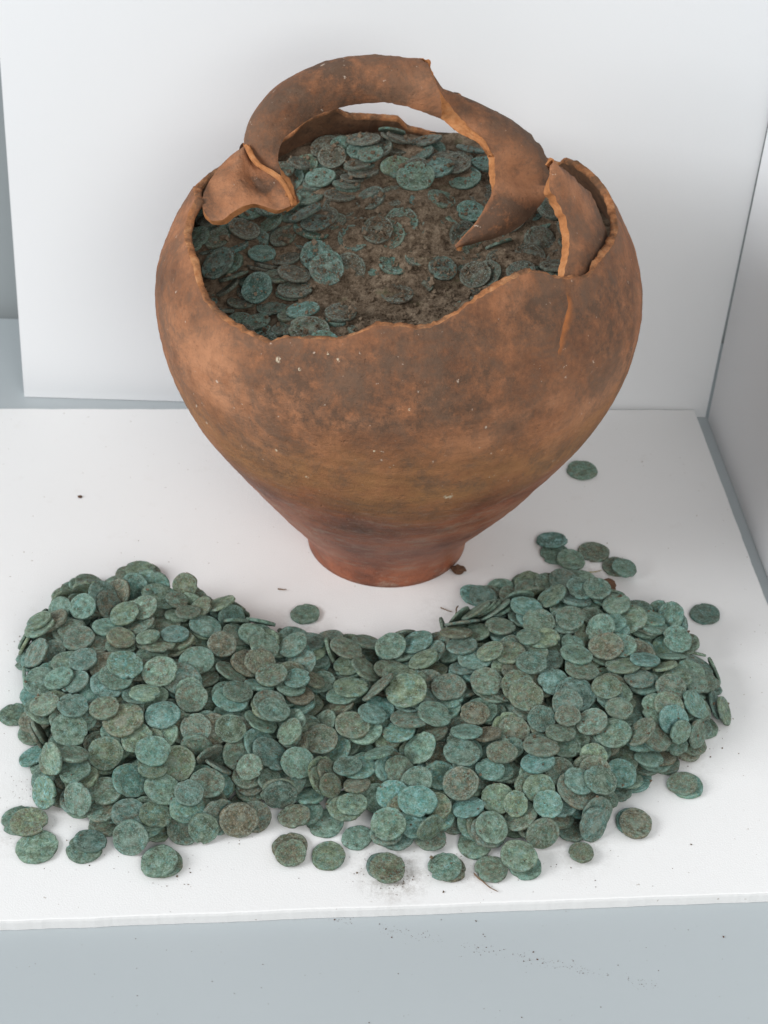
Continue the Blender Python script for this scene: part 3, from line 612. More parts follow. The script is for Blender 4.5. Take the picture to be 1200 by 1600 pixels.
# resting positions and tilts of the heap coins and of those in the pot: x y z, quaternion, radius, thickness
HEAP = unpack([
155,-1857,263,986,96,-85,-107,132,23, -812,-2844,116,766,457,338,-299,115,23, -1975,-3016,14,1000,0,0,-3,123,20, -1428,-3001,108,819,558,20,-133,111,17,
233,-2698,171,994,70,-19,-81,115,22, 488,-2581,210,877,133,-171,430,109,23, -1649,-2439,209,923,186,128,-312,108,23, -1251,-3110,37,999,10,-46,0,113,20,
-1564,-2230,289,995,62,-78,-23,128,23, 64,-2836,116,948,150,-80,-268,108,20, 826,-3016,85,992,94,10,-81,106,21, -1881,-2308,273,981,152,87,-85,114,16,
-2052,-2844,36,0,-63,998,0,112,16, -1474,-2638,198,942,116,280,-145,110,19, 68,-3102,39,998,50,28,0,103,22, -1356,-2454,261,620,87,-18,779,109,17,
901,-1892,287,922,118,76,-360,112,17, -1387,-1853,344,969,169,-28,-180,111,21, 671,-2838,119,516,1,187,-836,101,19, 1538,-2694,39,998,59,38,0,104,21,
-1606,-1830,372,985,44,81,-149,112,21, 971,-2855,103,411,381,-422,713,101,17, -1221,-2483,186,67,-394,-900,-172,120,21, -279,-3006,14,1000,0,-14,0,103,19,
496,-2362,243,28,230,-973,17,113,20, -494,-2408,156,923,312,92,204,102,17, -1331,-2190,303,993,80,-49,71,106,18, 1325,-2520,213,168,-433,-885,-33,103,18,
399,-3076,38,998,9,-54,0,100,21, 247,-2253,158,932,188,-251,-185,109,16, -1173,-2017,289,25,152,-968,-198,101,23, 419,-1795,241,947,24,-50,318,111,21,
-365,-2202,155,969,92,10,-227,109,18, -583,-2635,113,433,348,592,-584,105,23, 1433,-1446,319,101,-466,878,34,112,22, 1275,-2770,101,815,509,217,170,103,23,
-1015,-2901,97,804,423,319,-270,94,15, 1425,-2180,275,945,56,-123,298,110,20, -662,-2361,177,925,56,265,267,125,18, -1277,-2679,175,88,-925,-362,81,110,23,
-1764,-2773,170,634,138,-501,572,102,18, -915,-2233,248,976,170,103,-94,96,18, -175,-2099,181,34,-389,-920,-40,108,16, 658,-1762,272,977,51,20,-205,107,22,
669,-3063,16,1000,-9,7,0,98,22, -496,-3015,38,998,69,11,0,91,23, -1019,-2612,169,338,85,-39,936,107,20, -1299,-2846,139,943,64,112,307,98,18,
331,-2023,230,125,43,-991,-5,109,15, 1002,-2714,202,65,-501,-855,-116,91,16, 49,-1362,176,154,-641,750,60,102,17, -1177,-1673,281,897,84,78,-426,110,21,
-1986,-2672,104,832,285,-450,152,105,22, 1297,-2099,283,973,65,-142,-171,102,19, -1114,-2721,196,89,-989,68,91,89,21, 712,-2629,143,762,175,162,-602,98,23,
-493,-2746,56,87,665,742,-2,100,19, -1617,-2700,165,997,45,-11,-65,102,21, -1671,-2976,37,998,-58,40,0,94,21, 975,-2310,270,982,-110,18,154,111,20,
1918,-1279,252,203,-952,-221,64,100,20, -1949,-1524,299,934,15,-22,356,105,23, -1033,-1501,272,982,163,51,81,95,21, -1454,-2850,144,948,70,58,304,106,18,
-1878,-2164,331,825,-20,80,-559,95,18, 1209,-1870,290,976,105,15,189,131,19, -659,-2062,253,859,-42,91,-501,98,20, -117,-2860,14,0,-882,471,0,91,20,
-197,-1749,166,89,893,-437,65,113,22, 1402,-1854,346,701,30,-45,711,95,23, 1465,-2385,137,991,111,48,-54,100,20, 739,-2343,240,1,714,700,13,93,20,
-309,-2755,12,550,0,0,-835,110,17, -698,-1748,250,511,24,-30,-858,102,21, -1689,-2161,316,21,-54,996,70,90,22, 1219,-1191,322,990,84,-69,-93,99,23,
-1947,-2553,270,824,363,-435,-5,102,21, -153,-2683,110,976,0,0,-217,90,20, 993,-2054,250,966,246,-10,79,88,23, 1856,-2357,36,999,11,-52,0,93,19,
-1122,-2250,261,925,175,113,-318,96,16, 943,-1653,345,993,21,10,-116,98,23, -1963,-1253,333,696,260,68,-666,91,22, -2060,-2134,304,627,139,-39,-766,95,16,
-775,-2494,196,908,271,-240,211,82,22, 954,-2602,212,678,147,-131,708,95,23, 1585,-2198,309,918,27,-343,-196,107,16, -1689,-1290,316,994,51,-78,-49,100,16,
585,-1989,212,996,34,-9,81,94,21, -1121,-2796,153,132,-961,-234,69,104,19, 824,-2109,193,964,262,-19,23,96,16, -239,-1391,173,982,-60,147,104,111,18,
-782,-1612,233,698,-4,149,-700,103,23, 816,-2693,171,101,347,879,312,79,20, -1886,-1734,312,907,89,-44,-410,93,21, -1804,-2602,221,84,-142,986,23,94,21,
1011,-1207,295,989,93,-34,107,108,15, -895,-1940,280,975,-20,126,184,96,22, 220,-1317,182,260,-171,-19,950,109,17, -1159,-1332,268,903,-18,98,417,109,23,
1412,-1268,316,604,235,17,-761,100,21, -2014,-1896,298,752,113,-84,-643,94,21, 533,-2711,146,918,-127,-75,369,97,15, 1803,-2055,283,397,-631,-657,-114,99,22,
1194,-2539,220,981,84,146,97,95,22, -554,-2204,210,114,705,647,267,92,17, -581,-1422,215,743,148,-133,-639,104,15, -2213,-1597,230,885,9,-378,270,107,21,
87,-2613,122,862,96,-70,492,103,17, 2199,-747,15,1000,0,0,0,104,22, 1236,-1538,325,4,-624,-775,104,107,19, 1181,-2588,191,684,159,57,709,129,18,
666,-2465,215,965,-32,8,-262,90,23, 1811,-1808,316,937,191,90,-277,96,16, 1415,-893,334,81,-730,-679,-22,94,19, 1152,-1960,301,983,130,29,-128,100,19,
229,-2519,151,965,161,-195,70,99,17, 310,-2874,140,298,573,-365,670,90,16, -1679,-1516,308,779,-81,85,-616,93,23, 950,-2437,260,95,521,847,-36,102,19,
130,-2419,125,902,197,170,345,106,16, 1484,-115,14,1000,0,0,1,110,20, 1466,-2025,333,174,-10,-31,984,85,23, 1150,-2069,298,110,-870,476,75,79,23,
1080,-1770,296,994,101,33,15,102,20, -535,-891,14,1000,0,0,0,99,20, -190,-2406,141,89,692,716,-6,91,17, 1260,-1677,321,960,-57,86,260,110,17,
1466,866,14,1000,0,0,0,117,20, 1310,-235,34,995,56,83,0,102,20, -1134,-2878,58,769,129,196,-594,101,17, 1538,-1022,310,988,-47,-97,107,99,23,
-766,-1454,228,94,-944,225,220,98,22, 846,-2744,120,952,33,-225,-205,109,16, 1955,-1897,270,260,-804,-484,229,96,20, 576,-2880,16,0,-996,87,0,105,23,
-1456,-2044,343,988,-128,18,81,96,23, -1483,-1075,289,981,4,147,124,121,21, -844,-2354,147,959,248,128,39,110,16, 182,-2029,190,977,-161,-53,-129,127,19,
1115,-924,281,949,-26,-296,-100,109,21, -2309,-1944,16,1000,-7,9,0,97,23, 370,-2463,146,842,74,1,534,105,22, -1652,-1912,345,994,51,76,-62,107,17,
116,-2129,170,970,-36,-105,-217,102,18, 1603,-1138,291,71,-904,407,-107,132,16, 1895,-1069,261,831,18,-418,367,105,21, 1617,-1736,318,984,-93,-4,154,100,17,
-1107,-2356,211,700,663,184,-193,98,21, -2142,-1837,210,953,121,-34,275,106,22, 263,-1524,220,957,-137,-192,170,103,21, -289,-2558,128,948,175,267,11,76,21,
-53,-2007,194,111,-171,-975,85,92,20, 1199,-2928,32,25,794,607,-13,77,17, -1254,-1869,301,980,188,55,-22,116,21, -1332,-962,294,512,-854,85,-35,87,22,
766,-1208,247,81,920,374,-87,102,23, -1804,-1189,297,737,305,189,573,101,16, 510,-1420,258,988,-108,-57,90,102,21, -1831,-2508,268,145,952,242,-118,97,22,
1529,-1601,303,972,-153,-21,177,115,15, 1188,-18,33,996,-88,-17,2,110,20, 686,-1524,312,980,-15,-184,-68,90,18, 850,-1807,289,990,136,24,17,109,22,
941,-1037,276,976,-42,25,-210,108,15, 810,-1527,308,994,-32,-59,92,105,21, -937,-2004,272,983,-26,124,131,111,16, 1691,-2161,239,960,23,246,-134,105,23,
-110,-1566,156,870,50,294,392,105,19, 1102,-2185,265,929,-91,64,352,93,18, -1340,-1461,310,935,-68,-51,-344,94,16, 1844,-2122,245,426,-40,589,-685,81,19,
-538,-1758,239,125,-51,6,991,87,19, 1970,-2041,151,716,82,576,-387,93,22, 528,-2174,236,4,136,-974,180,99,19, -1570,-1228,321,972,146,-97,-158,95,17,
-1699,-3017,16,1000,12,-5,0,106,22, -1472,-2335,246,962,144,-105,206,97,19, -1675,-988,276,891,447,-74,31,104,16, 674,-722,80,979,49,73,183,101,19,
1027,-1384,316,959,-66,-17,277,110,19, -1619,-2779,115,994,53,-98,-21,109,22, -739,-2107,194,956,-161,204,-132,111,16, -728,-2744,37,993,112,22,-1,103,20,
1649,-2242,135,995,-81,59,4,91,19, 592,-1539,257,993,-40,-68,-90,112,19, 1784,-1949,302,976,194,66,-66,93,17, 1675,-346,69,884,-29,88,-459,93,17,
-1907,-1927,300,943,-38,-158,290,94,22, 1303,-880,320,73,-988,125,56,93,22, 1671,-1562,322,897,-136,79,413,97,19, 1086,-2457,208,710,144,25,689,103,22,
315,-2862,38,989,15,20,-143,95,18, -519,-1546,175,197,-419,877,127,95,18, -1351,-2551,224,911,16,89,402,92,16, -129,-2541,125,100,54,-157,-981,87,19,
1129,-2257,225,991,46,1,123,94,16, -960,-1716,234,955,-144,247,84,106,19, -93,-2117,147,932,34,-79,-352,107,23, 348,-2704,142,894,98,-78,430,89,21,
-410,-2569,43,148,785,598,-63,94,20, -1698,-1958,319,995,73,66,-7,108,22, -853,-1364,241,991,65,113,-12,91,22, -2122,-2320,41,34,980,-115,157,91,16,
1711,-1960,282,961,185,89,-183,102,16, -1006,-1161,196,422,-862,-234,158,95,18, -275,-2227,90,970,128,-157,-133,104,15, 935,-1400,336,67,738,672,-14,81,20,
-927,-2820,108,828,509,144,188,111,21, -1775,-1042,264,392,-418,810,122,107,23, 1152,-2754,24,48,-938,-340,41,85,19, 1225,-599,149,992,21,67,-104,109,20,
-1432,-1539,296,996,-82,-22,30,106,19, 1299,-2698,111,704,212,530,-423,112,19, -2231,-1368,301,945,14,-192,-263,86,20, -8,-2604,79,871,145,-122,454,98,16,
-27,-1797,220,370,761,494,199,127,19, -721,-2288,156,948,53,312,-16,127,20, -854,-1605,208,871,79,156,460,120,17, 210,-2820,108,970,165,-44,175,92,22,
-227,-1499,122,989,10,-67,133,91,19, -1282,-1229,295,1,122,-988,95,83,20, -1787,-1388,282,971,-86,8,-222,100,21, 1300,-2310,194,893,328,120,-283,86,16,
-1025,-2402,196,544,425,690,-218,90,19, -1562,-936,250,450,-573,-518,-449,128,23, -195,-2700,86,832,0,0,-554,100,22, 472,-1291,253,673,-152,131,712,102,22,
2184,-1762,89,867,112,485,-26,95,18, -695,-1985,238,935,-25,97,-340,106,19, 869,-3035,16,1000,9,-6,0,96,23, -1587,-1347,271,840,35,-173,-512,103,17,
-117,-2403,126,32,58,-68,-995,104,20, -1,-2326,182,18,-390,874,-289,95,23, 1985,-1686,250,975,77,70,194,81,21, 1537,-1421,309,7,-807,-582,-98,96,16,
-2110,-2818,14,1000,0,0,13,113,20, -390,-1673,133,999,24,-9,19,95,15, -513,-1851,180,34,972,227,-52,91,21, -1986,-1737,273,932,34,-7,-360,110,16,
-15,-1914,150,993,29,0,-119,100,17, 600,-1242,212,971,-52,-132,-192,104,17, 322,-2115,162,992,-63,-90,-65,97,19, 654,-2168,214,75,751,-640,142,87,22,
-1695,-562,79,828,-24,90,554,107,16, -1508,-1508,318,872,-137,-59,467,79,22, -1372,-1096,280,988,-22,145,-52,77,18, 1301,-2431,185,958,268,-51,82,103,23,
1966,-1580,242,973,44,94,-206,100,20, -1855,-1114,321,778,245,207,541,105,19, -287,-2451,104,931,74,350,73,107,17, -2104,-1587,227,861,262,77,-429,86,23,
1208,-153,14,1000,0,0,1,110,20, -506,-2949,15,1000,0,0,0,104,22, -2224,-1406,282,938,19,-192,-287,106,18, -1090,-1092,258,92,922,-300,227,108,17,
1050,-1559,286,990,-26,-49,-132,105,19, -109,-1239,96,200,831,-519,21,101,21, -356,-2034,114,160,695,629,309,101,18, -2125,-1209,277,731,23,-293,616,82,17,
-786,-2498,122,945,95,9,313,95,21, 1767,-1097,269,990,-107,90,-24,94,17, 1478,-2251,109,856,4,-17,517,111,19, -273,-1888,117,211,557,803,-7,105,18,
655,-2844,94,899,185,24,396,109,22, -425,-2691,33,86,618,781,-7,105,23, -489,-1316,151,992,-84,-24,-86,107,19, -656,-2527,127,956,34,147,-251,77,21,
-1205,-1146,270,237,-229,944,10,82,23, -2144,-1347,282,972,-45,-209,98,101,23, -573,-1796,206,995,-41,47,82,96,20, -1612,-2835,16,953,0,0,304,92,23,
55,-2421,135,637,254,58,726,92,23, -249,-1811,154,991,-109,-11,79,101,16, -336,-2506,110,934,46,355,-2,104,21, -1028,-2237,234,952,185,95,-223,110,19,
1851,-1303,191,697,24,-99,710,101,21, 1271,-939,273,982,-153,70,82,110,22, 628,-1940,192,962,35,3,-269,102,18, -2016,-1421,278,941,29,-20,336,92,16,
-558,-2106,171,950,63,-284,117,112,19, -1134,-1760,213,89,996,0,11,104,17, -2083,-2234,156,360,-351,-766,400,92,23, -1736,-1766,283,943,107,48,-312,109,21,
102,-1627,187,997,20,63,51,91,17, 111,-2860,37,938,5,-7,-346,107,18, 369,-2288,128,968,104,47,-224,104,21, 284,-1717,189,978,148,-104,-107,108,19,
-1324,-2292,242,882,202,-27,-425,103,17, 1865,-1695,295,999,-23,-6,-25,91,22, -545,-2485,79,996,40,56,-50,111,23, -958,-1366,236,969,-51,204,-132,98,18,
-2142,-2044,83,973,30,-133,-188,123,16, -1835,-1521,267,991,-21,-8,-129,112,21, 612,-1026,220,258,918,61,295,111,17, -433,-1713,187,912,-26,226,342,77,20,
2049,-1614,202,981,43,84,-170,96,15, -1767,-2617,174,989,5,-141,-34,106,19, 522,-1593,223,947,-147,27,286,91,17, 1223,-1401,286,74,-796,-597,63,80,22,
1657,-1741,283,16,-685,728,-40,105,23, 1379,-1115,278,991,-8,128,-44,94,15, 44,-1530,135,871,-61,57,484,102,16, 1124,-611,132,988,39,25,145,96,15,
1830,-2117,129,115,-935,-335,-22,76,23, -1423,-1334,247,999,-34,-20,-36,109,23, 1545,-2317,38,999,0,0,-45,130,21, 1636,-1448,246,979,100,67,-162,130,21,
-1970,-1020,280,804,-565,-114,-142,102,21, 1885,-2350,15,1000,0,0,0,104,22, 1796,-1588,294,290,713,637,-47,83,20, 56,-2859,59,860,7,-6,-511,95,19,
731,-1009,211,904,-174,-351,-173,128,15, 800,-567,28,976,31,-61,207,94,23, 984,-636,91,977,67,-123,159,91,21, -1466,-1606,262,995,-86,-41,25,109,17,
-1356,-1233,267,952,-105,84,275,81,23, 1171,-2184,210,965,89,-57,240,116,15, 579,-2780,80,974,146,117,-129,110,19, 312,-1425,193,717,-177,-150,657,105,23,
1505,-1210,315,896,49,-83,-434,80,19, 2134,-1708,90,484,-363,-785,136,94,18, -94,-1318,12,944,0,0,-331,111,16, 39,-2158,126,18,1000,3,-14,86,23,
614,-697,68,3,-924,371,88,99,19, 1629,-271,14,998,0,0,-63,100,20, -776,-1802,207,945,-208,116,225,97,23, 1767,-1152,259,990,-107,91,-23,107,18,
1983,-1241,168,977,41,-192,-86,100,16, 905,-2574,199,976,197,-2,88,93,18, 906,-836,172,796,-515,-243,-205,105,17, -1299,-1493,278,929,-106,-124,331,90,21,
1081,-2660,157,54,-987,-150,-11,104,17, -1823,-2213,270,975,173,52,128,94,23, 1447,-2453,61,949,0,0,317,91,16, -1191,-2232,232,877,155,156,-427,103,17,
1945,-2025,62,988,55,142,28,103,16, 502,-991,107,780,-429,-456,-9,104,17, -2146,-2110,40,931,64,-43,-357,108,19, -969,-2554,99,795,100,-8,599,96,21,
2051,-1431,165,969,-66,216,96,101,22, 1860,-1445,251,208,635,715,-204,91,16, 321,-1568,164,919,-127,-7,374,103,19, -509,-1894,139,962,-62,-101,-245,100,19,
-1305,-2859,36,167,103,48,979,109,15, 1188,-1185,294,967,93,-56,-231,112,16, 714,-2446,189,997,-30,14,-73,95,16, 1521,-2000,243,992,-82,-22,92,104,19,
789,-2266,190,722,94,-144,-670,97,20, -764,-2550,60,995,88,36,23,94,22, -339,-1363,121,481,-327,-757,297,97,21, -1418,-2022,277,952,25,-118,-281,105,18,
989,-552,83,958,111,-85,-251,95,17, -966,-2476,168,656,-68,397,639,89,18, -1798,-1997,274,900,146,-116,393,83,22, -581,-1263,117,163,-784,-594,72,108,15,
433,-1848,197,84,-676,724,-109,89,17, 1333,-1273,237,974,148,151,-79,98,22, 793,-2436,163,33,815,-579,5,87,23, -1192,-1961,285,980,192,55,0,94,21,
-593,-2612,114,724,687,9,68,110,18, -2200,-1878,129,159,-176,942,238,79,18, 1692,-2219,76,981,-70,71,168,104,17, -467,-1841,92,928,53,-27,368,99,17,
1360,-2556,81,6,-147,-984,-100,83,15, 796,-2075,167,967,199,-4,156,115,23, -772,-2532,90,954,94,12,284,87,21, -1706,-2346,193,985,134,41,-97,91,15,
441,-1418,193,936,-57,-191,290,91,20, 695,-2246,182,976,-52,-164,131,105,22, -1037,-1930,181,980,49,138,132,110,22, 1455,-1867,292,974,54,2,-219,112,21,
1726,-2158,86,887,-99,15,-450,112,23, -2059,-2129,233,849,-93,67,-516,108,22, -355,-1180,65,927,-54,-101,-357,91,21, -2016,-2530,81,826,348,-185,-403,98,17,
455,-2710,43,989,143,-28,-27,102,21, 1042,-2712,112,472,111,90,870,104,22, 362,-2742,84,953,109,-61,277,95,20, 1771,-2160,12,0,-927,-375,0,99,16,
-816,-1154,165,239,372,-840,314,101,23, -1678,-1557,283,964,18,116,237,98,20, -942,-2067,196,990,29,130,-48,95,16, 698,-1769,206,982,-75,49,-168,129,15,
-1220,-3104,16,1000,3,1,0,104,22, -966,-1242,239,774,-366,203,475,85,20, 137,-2717,119,982,188,19,-29,86,19, 515,-1168,232,924,-372,-70,55,125,18,
-1495,-2039,316,991,-129,10,22,101,19, 488,-2041,142,959,149,-108,217,76,22, 860,-666,48,976,151,146,50,78,16, -586,-1678,178,961,98,107,-236,109,23,
1355,-574,112,981,37,50,185,125,15, 958,-1511,298,957,-45,-34,283,101,20, -522,-2270,130,685,261,-128,-668,108,17, 328,-1321,166,854,-136,-188,466,123,21,
1573,-2155,212,976,64,76,193,102,23, -350,-2412,93,885,277,373,-26,98,15, 1911,-2064,44,116,-858,-490,99,99,22, 989,-781,155,555,822,28,126,110,22,
-424,-1477,133,948,-86,11,305,78,19, -2103,-2250,147,590,-502,192,-602,91,21, 837,-1666,285,997,14,-3,-75,82,15, 1690,-958,216,923,-40,-9,-383,107,15,
-2031,-697,59,138,-75,-987,44,96,16, 1510,-2363,78,976,-65,60,201,100,17, 932,-1071,213,996,-39,39,-74,111,18, -477,-1383,139,991,-87,-7,105,114,20,
248,-1874,212,58,205,-977,5,105,23, 1197,-1021,250,958,-16,7,-287,101,21, 648,-2453,141,790,-33,7,-612,120,23, 428,-3071,16,1000,-10,11,0,96,23,
815,-1628,252,993,83,59,-65,127,16, 919,-1937,214,948,0,126,-293,107,16, -1347,-2815,108,82,-775,-626,23,126,20, 409,-1917,170,988,-13,-137,-74,98,20,
519,-1704,159,969,-114,-3,217,109,23, 847,-1437,265,984,111,57,-129,105,19, -2130,-1088,215,194,343,-650,-650,95,18, 2168,-1392,92,181,-690,-444,542,90,16,
-1315,-1510,251,937,-103,-127,308,112,17, -1794,-2698,86,961,107,52,-250,99,20, -1039,-2336,108,952,215,-33,-215,112,21, 1623,-2241,66,932,-61,100,344,99,16,
1611,-1881,202,920,90,-38,379,97,17, -1301,-1087,198,686,187,-327,623,108,20, 2036,-1840,14,992,0,0,-128,106,19, 697,-960,185,893,-156,-360,-221,105,22,
1851,-973,175,554,-465,686,82,112,22, 1417,-1887,315,52,-887,459,16,91,23, -1837,-2502,106,879,110,-69,458,128,23, -2316,-1386,138,787,59,-539,-296,111,21,
-212,-2177,72,997,-22,-71,24,91,16, 187,-1718,234,942,-62,-25,-328,92,22, -1878,-2608,39,887,62,-36,-457,109,23, -940,-1950,244,978,-22,125,168,130,22,
1957,-1864,197,886,127,4,446,105,19, 769,-1785,220,950,-81,39,-298,103,17, -1521,-1809,307,980,154,-92,-83,79,23, 782,-1006,206,720,27,-328,-611,76,21,
-1760,-613,75,750,-12,92,655,102,15, -20,-2509,60,750,164,-184,613,97,23, 51,-3073,17,1000,-8,-3,0,105,23, -120,-2228,39,955,110,-15,-276,110,17,
-2290,-1454,37,985,-3,-104,-137,112,16, 132,-1346,126,108,277,955,-1,101,23, -1134,-1446,230,986,-75,60,-134,104,21, 689,-1938,171,959,36,3,-280,97,19,
-2038,-1969,239,125,554,-823,-11,100,23, -768,-1363,195,996,74,45,-29,94,22, 2001,-1902,83,340,145,-10,929,96,18, -1461,-1147,228,986,95,39,132,107,21,
629,-2808,85,977,149,113,-99,106,19, -418,-2155,138,954,85,-38,284,94,22, -703,-2001,216,949,-21,98,-300,111,19, 783,-1234,195,988,-123,62,77,104,20,
1514,-1272,292,991,-1,-96,97,92,20, -1922,-2219,258,968,178,106,139,96,19, -1610,-2275,223,939,94,75,323,89,19, 807,-2712,13,946,0,0,325,106,18,
1005,-1764,268,993,106,-12,-56,102,18, 653,-985,198,919,-223,-322,-42,111,16, -1389,-2350,228,927,197,-51,-314,95,17, 183,-1886,163,980,-163,-49,-107,96,16,
-2035,-1400,257,999,34,-7,-42,113,19, 820,-1919,162,983,84,-165,-2,101,18, -2122,-2042,185,685,41,-22,-727,91,19, -1943,-2476,173,996,70,-2,-50,106,16,
1226,-2605,97,44,-932,-356,-46,107,23, 1701,-1171,228,983,-115,80,-116,104,20, -696,-1374,161,996,74,46,-32,104,20, 1516,-2661,17,1000,0,0,0,97,24,
1418,-1476,251,954,-25,128,270,92,15, -1066,-2529,139,964,41,-47,-259,83,23, 1085,-1468,254,980,89,-46,169,105,21, -2276,-1729,101,719,285,-623,-116,99,19,
1924,-1123,222,397,-575,709,-92,98,23, -2135,-1450,220,955,33,-52,289,112,22, -1539,-2135,278,991,58,-88,79,96,20, 1735,-1161,244,990,-102,96,23,101,18,
213,-2215,78,846,233,-33,478,97,18, -470,-2076,121,987,64,-2,-150,102,19, -905,-1472,191,960,-80,154,-221,105,23, 1267,-2409,165,910,248,-115,313,104,23,
126,-1190,102,723,-571,86,380,99,17, -1276,-1019,197,358,164,177,-902,104,17, -1651,-2455,175,159,-475,-851,-160,98,17, 901,-2295,160,924,149,-55,349,91,22,
-2004,-2074,268,984,119,104,-84,81,17, -2221,-1541,129,914,-51,-28,401,111,17, -545,-2215,184,687,260,-129,-666,77,23, 906,-2769,74,997,71,15,16,97,22,
551,-2407,171,811,-33,8,-585,110,22, 1438,-1782,278,988,64,-12,142,110,16, -1978,-1141,237,956,-94,203,-191,122,19, -2074,-728,53,980,-53,135,-135,92,17,
-1377,-2847,86,989,57,63,119,129,16, -980,-1560,159,38,-49,998,9,95,18, -1105,-1631,227,957,-116,83,-252,79,23, -881,-2205,196,976,194,78,61,102,22,
-1005,-971,112,829,-476,293,30,115,18, -243,-1194,37,7,-590,799,-114,106,20, 1321,-2229,169,141,-410,900,51,99,18, 698,-658,32,941,83,-54,-323,95,20,
-945,-1755,145,973,147,143,108,102,21, -362,-1575,59,0,523,852,-1,108,23, 5,-1956,126,973,27,-10,231,117,18, 1430,-1667,248,28,997,-6,-78,95,20,
1396,-2188,172,955,127,-75,-256,81,17, -1623,-1967,280,990,97,65,78,91,18, -1742,-2147,256,943,189,-39,272,95,18, -601,-1863,144,326,50,-108,-938,78,22,
1547,-754,131,783,-532,245,209,109,19, -2341,-1311,105,804,-42,-557,-203,99,18, -1004,-2713,103,992,115,51,12,110,21, -1607,-2332,169,940,140,-17,311,103,22,
1366,-920,227,967,-122,57,218,93,21, -1082,-2769,123,991,112,57,-37,107,17, 993,-1120,256,18,-510,-859,51,122,17, 1662,-1325,177,872,25,-174,456,106,22,
519,-2292,193,745,-33,2,-666,111,22, 612,-1020,117,815,-119,116,555,86,18, -2103,-789,44,988,-42,139,-61,112,16, -418,-2287,91,988,53,12,-147,118,19,
-1971,-2111,96,995,30,-100,-2,109,23, 972,-2219,213,990,-48,109,82,85,16, 2113,-1516,71,970,-98,172,138,99,21, 1878,-1896,228,939,77,59,-331,102,21,
-1766,-2714,58,962,119,-7,246,94,17, -763,-2044,151,943,-86,242,-211,110,23, 1023,-2064,218,227,-909,337,95,109,15, -1231,-1869,257,9,-158,-974,-163,115,23,
-80,-2332,67,80,114,-988,-70,105,16, -1071,-2155,197,632,323,142,-690,91,23, 1082,-2682,60,449,11,-14,893,92,18, -1155,-1330,244,984,-44,89,151,111,15,
-1489,-2477,144,218,946,120,210,92,18, 403,-1130,122,296,-649,-487,503,93,21, -2178,-797,14,966,0,0,-258,97,21, 1235,-2193,183,142,-874,463,-38,104,19,
-534,-1491,172,209,-506,830,106,97,16, -2100,-1760,204,992,125,-1,13,94,18, -438,-1630,111,995,23,-11,100,106,22, -962,-2546,76,947,98,25,306,101,17,
1409,-1859,197,995,8,31,92,98,15, 500,-2295,217,913,-31,12,-406,92,16, -1083,-1075,180,128,977,-165,-34,95,22, -172,-1636,60,920,-84,-182,337,118,21,
-203,-2655,62,0,-986,166,0,101,18, -795,-2636,16,998,0,0,60,98,23, -1513,-1499,261,993,-88,-37,68,77,17, -1900,-2299,162,999,12,-20,24,131,17,
-685,-1439,119,39,995,-91,8,83,16, 500,-2194,164,726,34,120,-677,96,16, 511,-1837,115,61,590,-795,-126,105,22, -448,-2402,54,611,32,66,-788,97,16,
1136,-1858,193,850,-56,34,-522,103,18, -1839,-695,56,997,-4,-23,-67,92,17, 530,-2611,93,581,64,6,811,109,18, -1512,-2264,60,951,-68,-45,297,128,19,
-2028,-1196,178,805,13,-69,590,107,18, 730,-1257,115,87,-464,-868,152,109,17, 1485,-889,231,974,-132,117,144,108,16, -1287,-1204,206,933,-52,-113,-338,77,21,
-1707,-2166,224,970,192,-16,149,97,15, 1675,-2156,220,77,827,-505,-235,101,19, -209,-1492,99,971,3,-68,229,103,23, -435,-1439,93,963,38,23,266,99,21,
-417,-1847,49,923,-76,-3,376,111,18, -850,-2442,61,947,101,10,303,106,19, -220,-1899,71,359,-65,-127,922,85,17, 1745,-1516,188,993,-15,-68,100,92,22,
2039,-1207,80,912,-343,41,-219,102,17, 49,-1707,115,995,-81,16,-55,95,21, 1096,-2351,142,358,55,-131,923,95,18, 1237,-1575,186,970,9,8,242,131,23,
516,-1597,181,44,878,463,-114,93,20, -705,-2084,85,969,-115,88,-201,77,18, -1301,-2087,229,972,53,-3,229,102,15, -1848,-1168,262,962,-87,206,-157,92,19,
-189,-1705,79,840,89,-180,-503,110,16, 461,-1417,145,970,49,-69,228,113,18, -180,-1863,51,915,98,-139,-366,104,19, -1571,-1350,256,965,-26,-174,-194,98,16,
1998,-1812,139,982,43,139,-120,96,16, 343,-2495,118,74,-771,-633,-8,100,22, -1809,-2560,199,989,44,-75,-122,91,19, 1516,-1623,257,869,15,82,488,80,22,
812,-1172,206,993,-106,52,21,95,23, -1904,-2363,207,0,-531,-842,94,102,23, 944,-2475,196,938,131,6,322,105,21, -1897,-1171,258,214,-66,-972,67,97,23,
-1676,-2527,117,578,179,-15,796,110,15, 550,-2524,124,712,-33,3,-701,84,20, 2059,-1640,37,950,12,123,-288,94,21, 2089,-1533,141,971,-150,156,-105,104,18,
71,-2346,95,973,113,69,-191,105,17, 1735,-1714,265,9,976,-212,42,97,15, 615,-1438,199,989,46,-139,-17,97,20, 609,-1661,223,927,-133,-67,-345,92,20,
1722,-1245,164,991,103,-36,-75,106,19, -726,-1863,170,988,-99,34,115,110,17, -2029,-2385,39,892,50,-104,-438,106,22, 982,-496,14,1000,0,0,31,105,20,
-308,-1675,88,982,22,-20,-189,101,19, 1675,-1555,283,432,-3,-160,-887,79,17, 60,-2112,70,27,-963,-269,-11,101,17, -829,-2820,115,820,558,109,60,92,21,
1279,-1954,233,43,918,-395,-6,87,22, 735,-2560,86,70,191,979,11,101,16, -1562,-2770,52,858,-145,79,486,107,22, 1486,-1890,246,45,788,-610,72,103,16,
608,-1912,107,982,49,131,-125,95,22, 1980,-1655,167,933,-153,291,151,101,19, 649,-1854,132,989,14,147,-8,102,18, -821,-1292,163,939,79,98,-319,95,20,
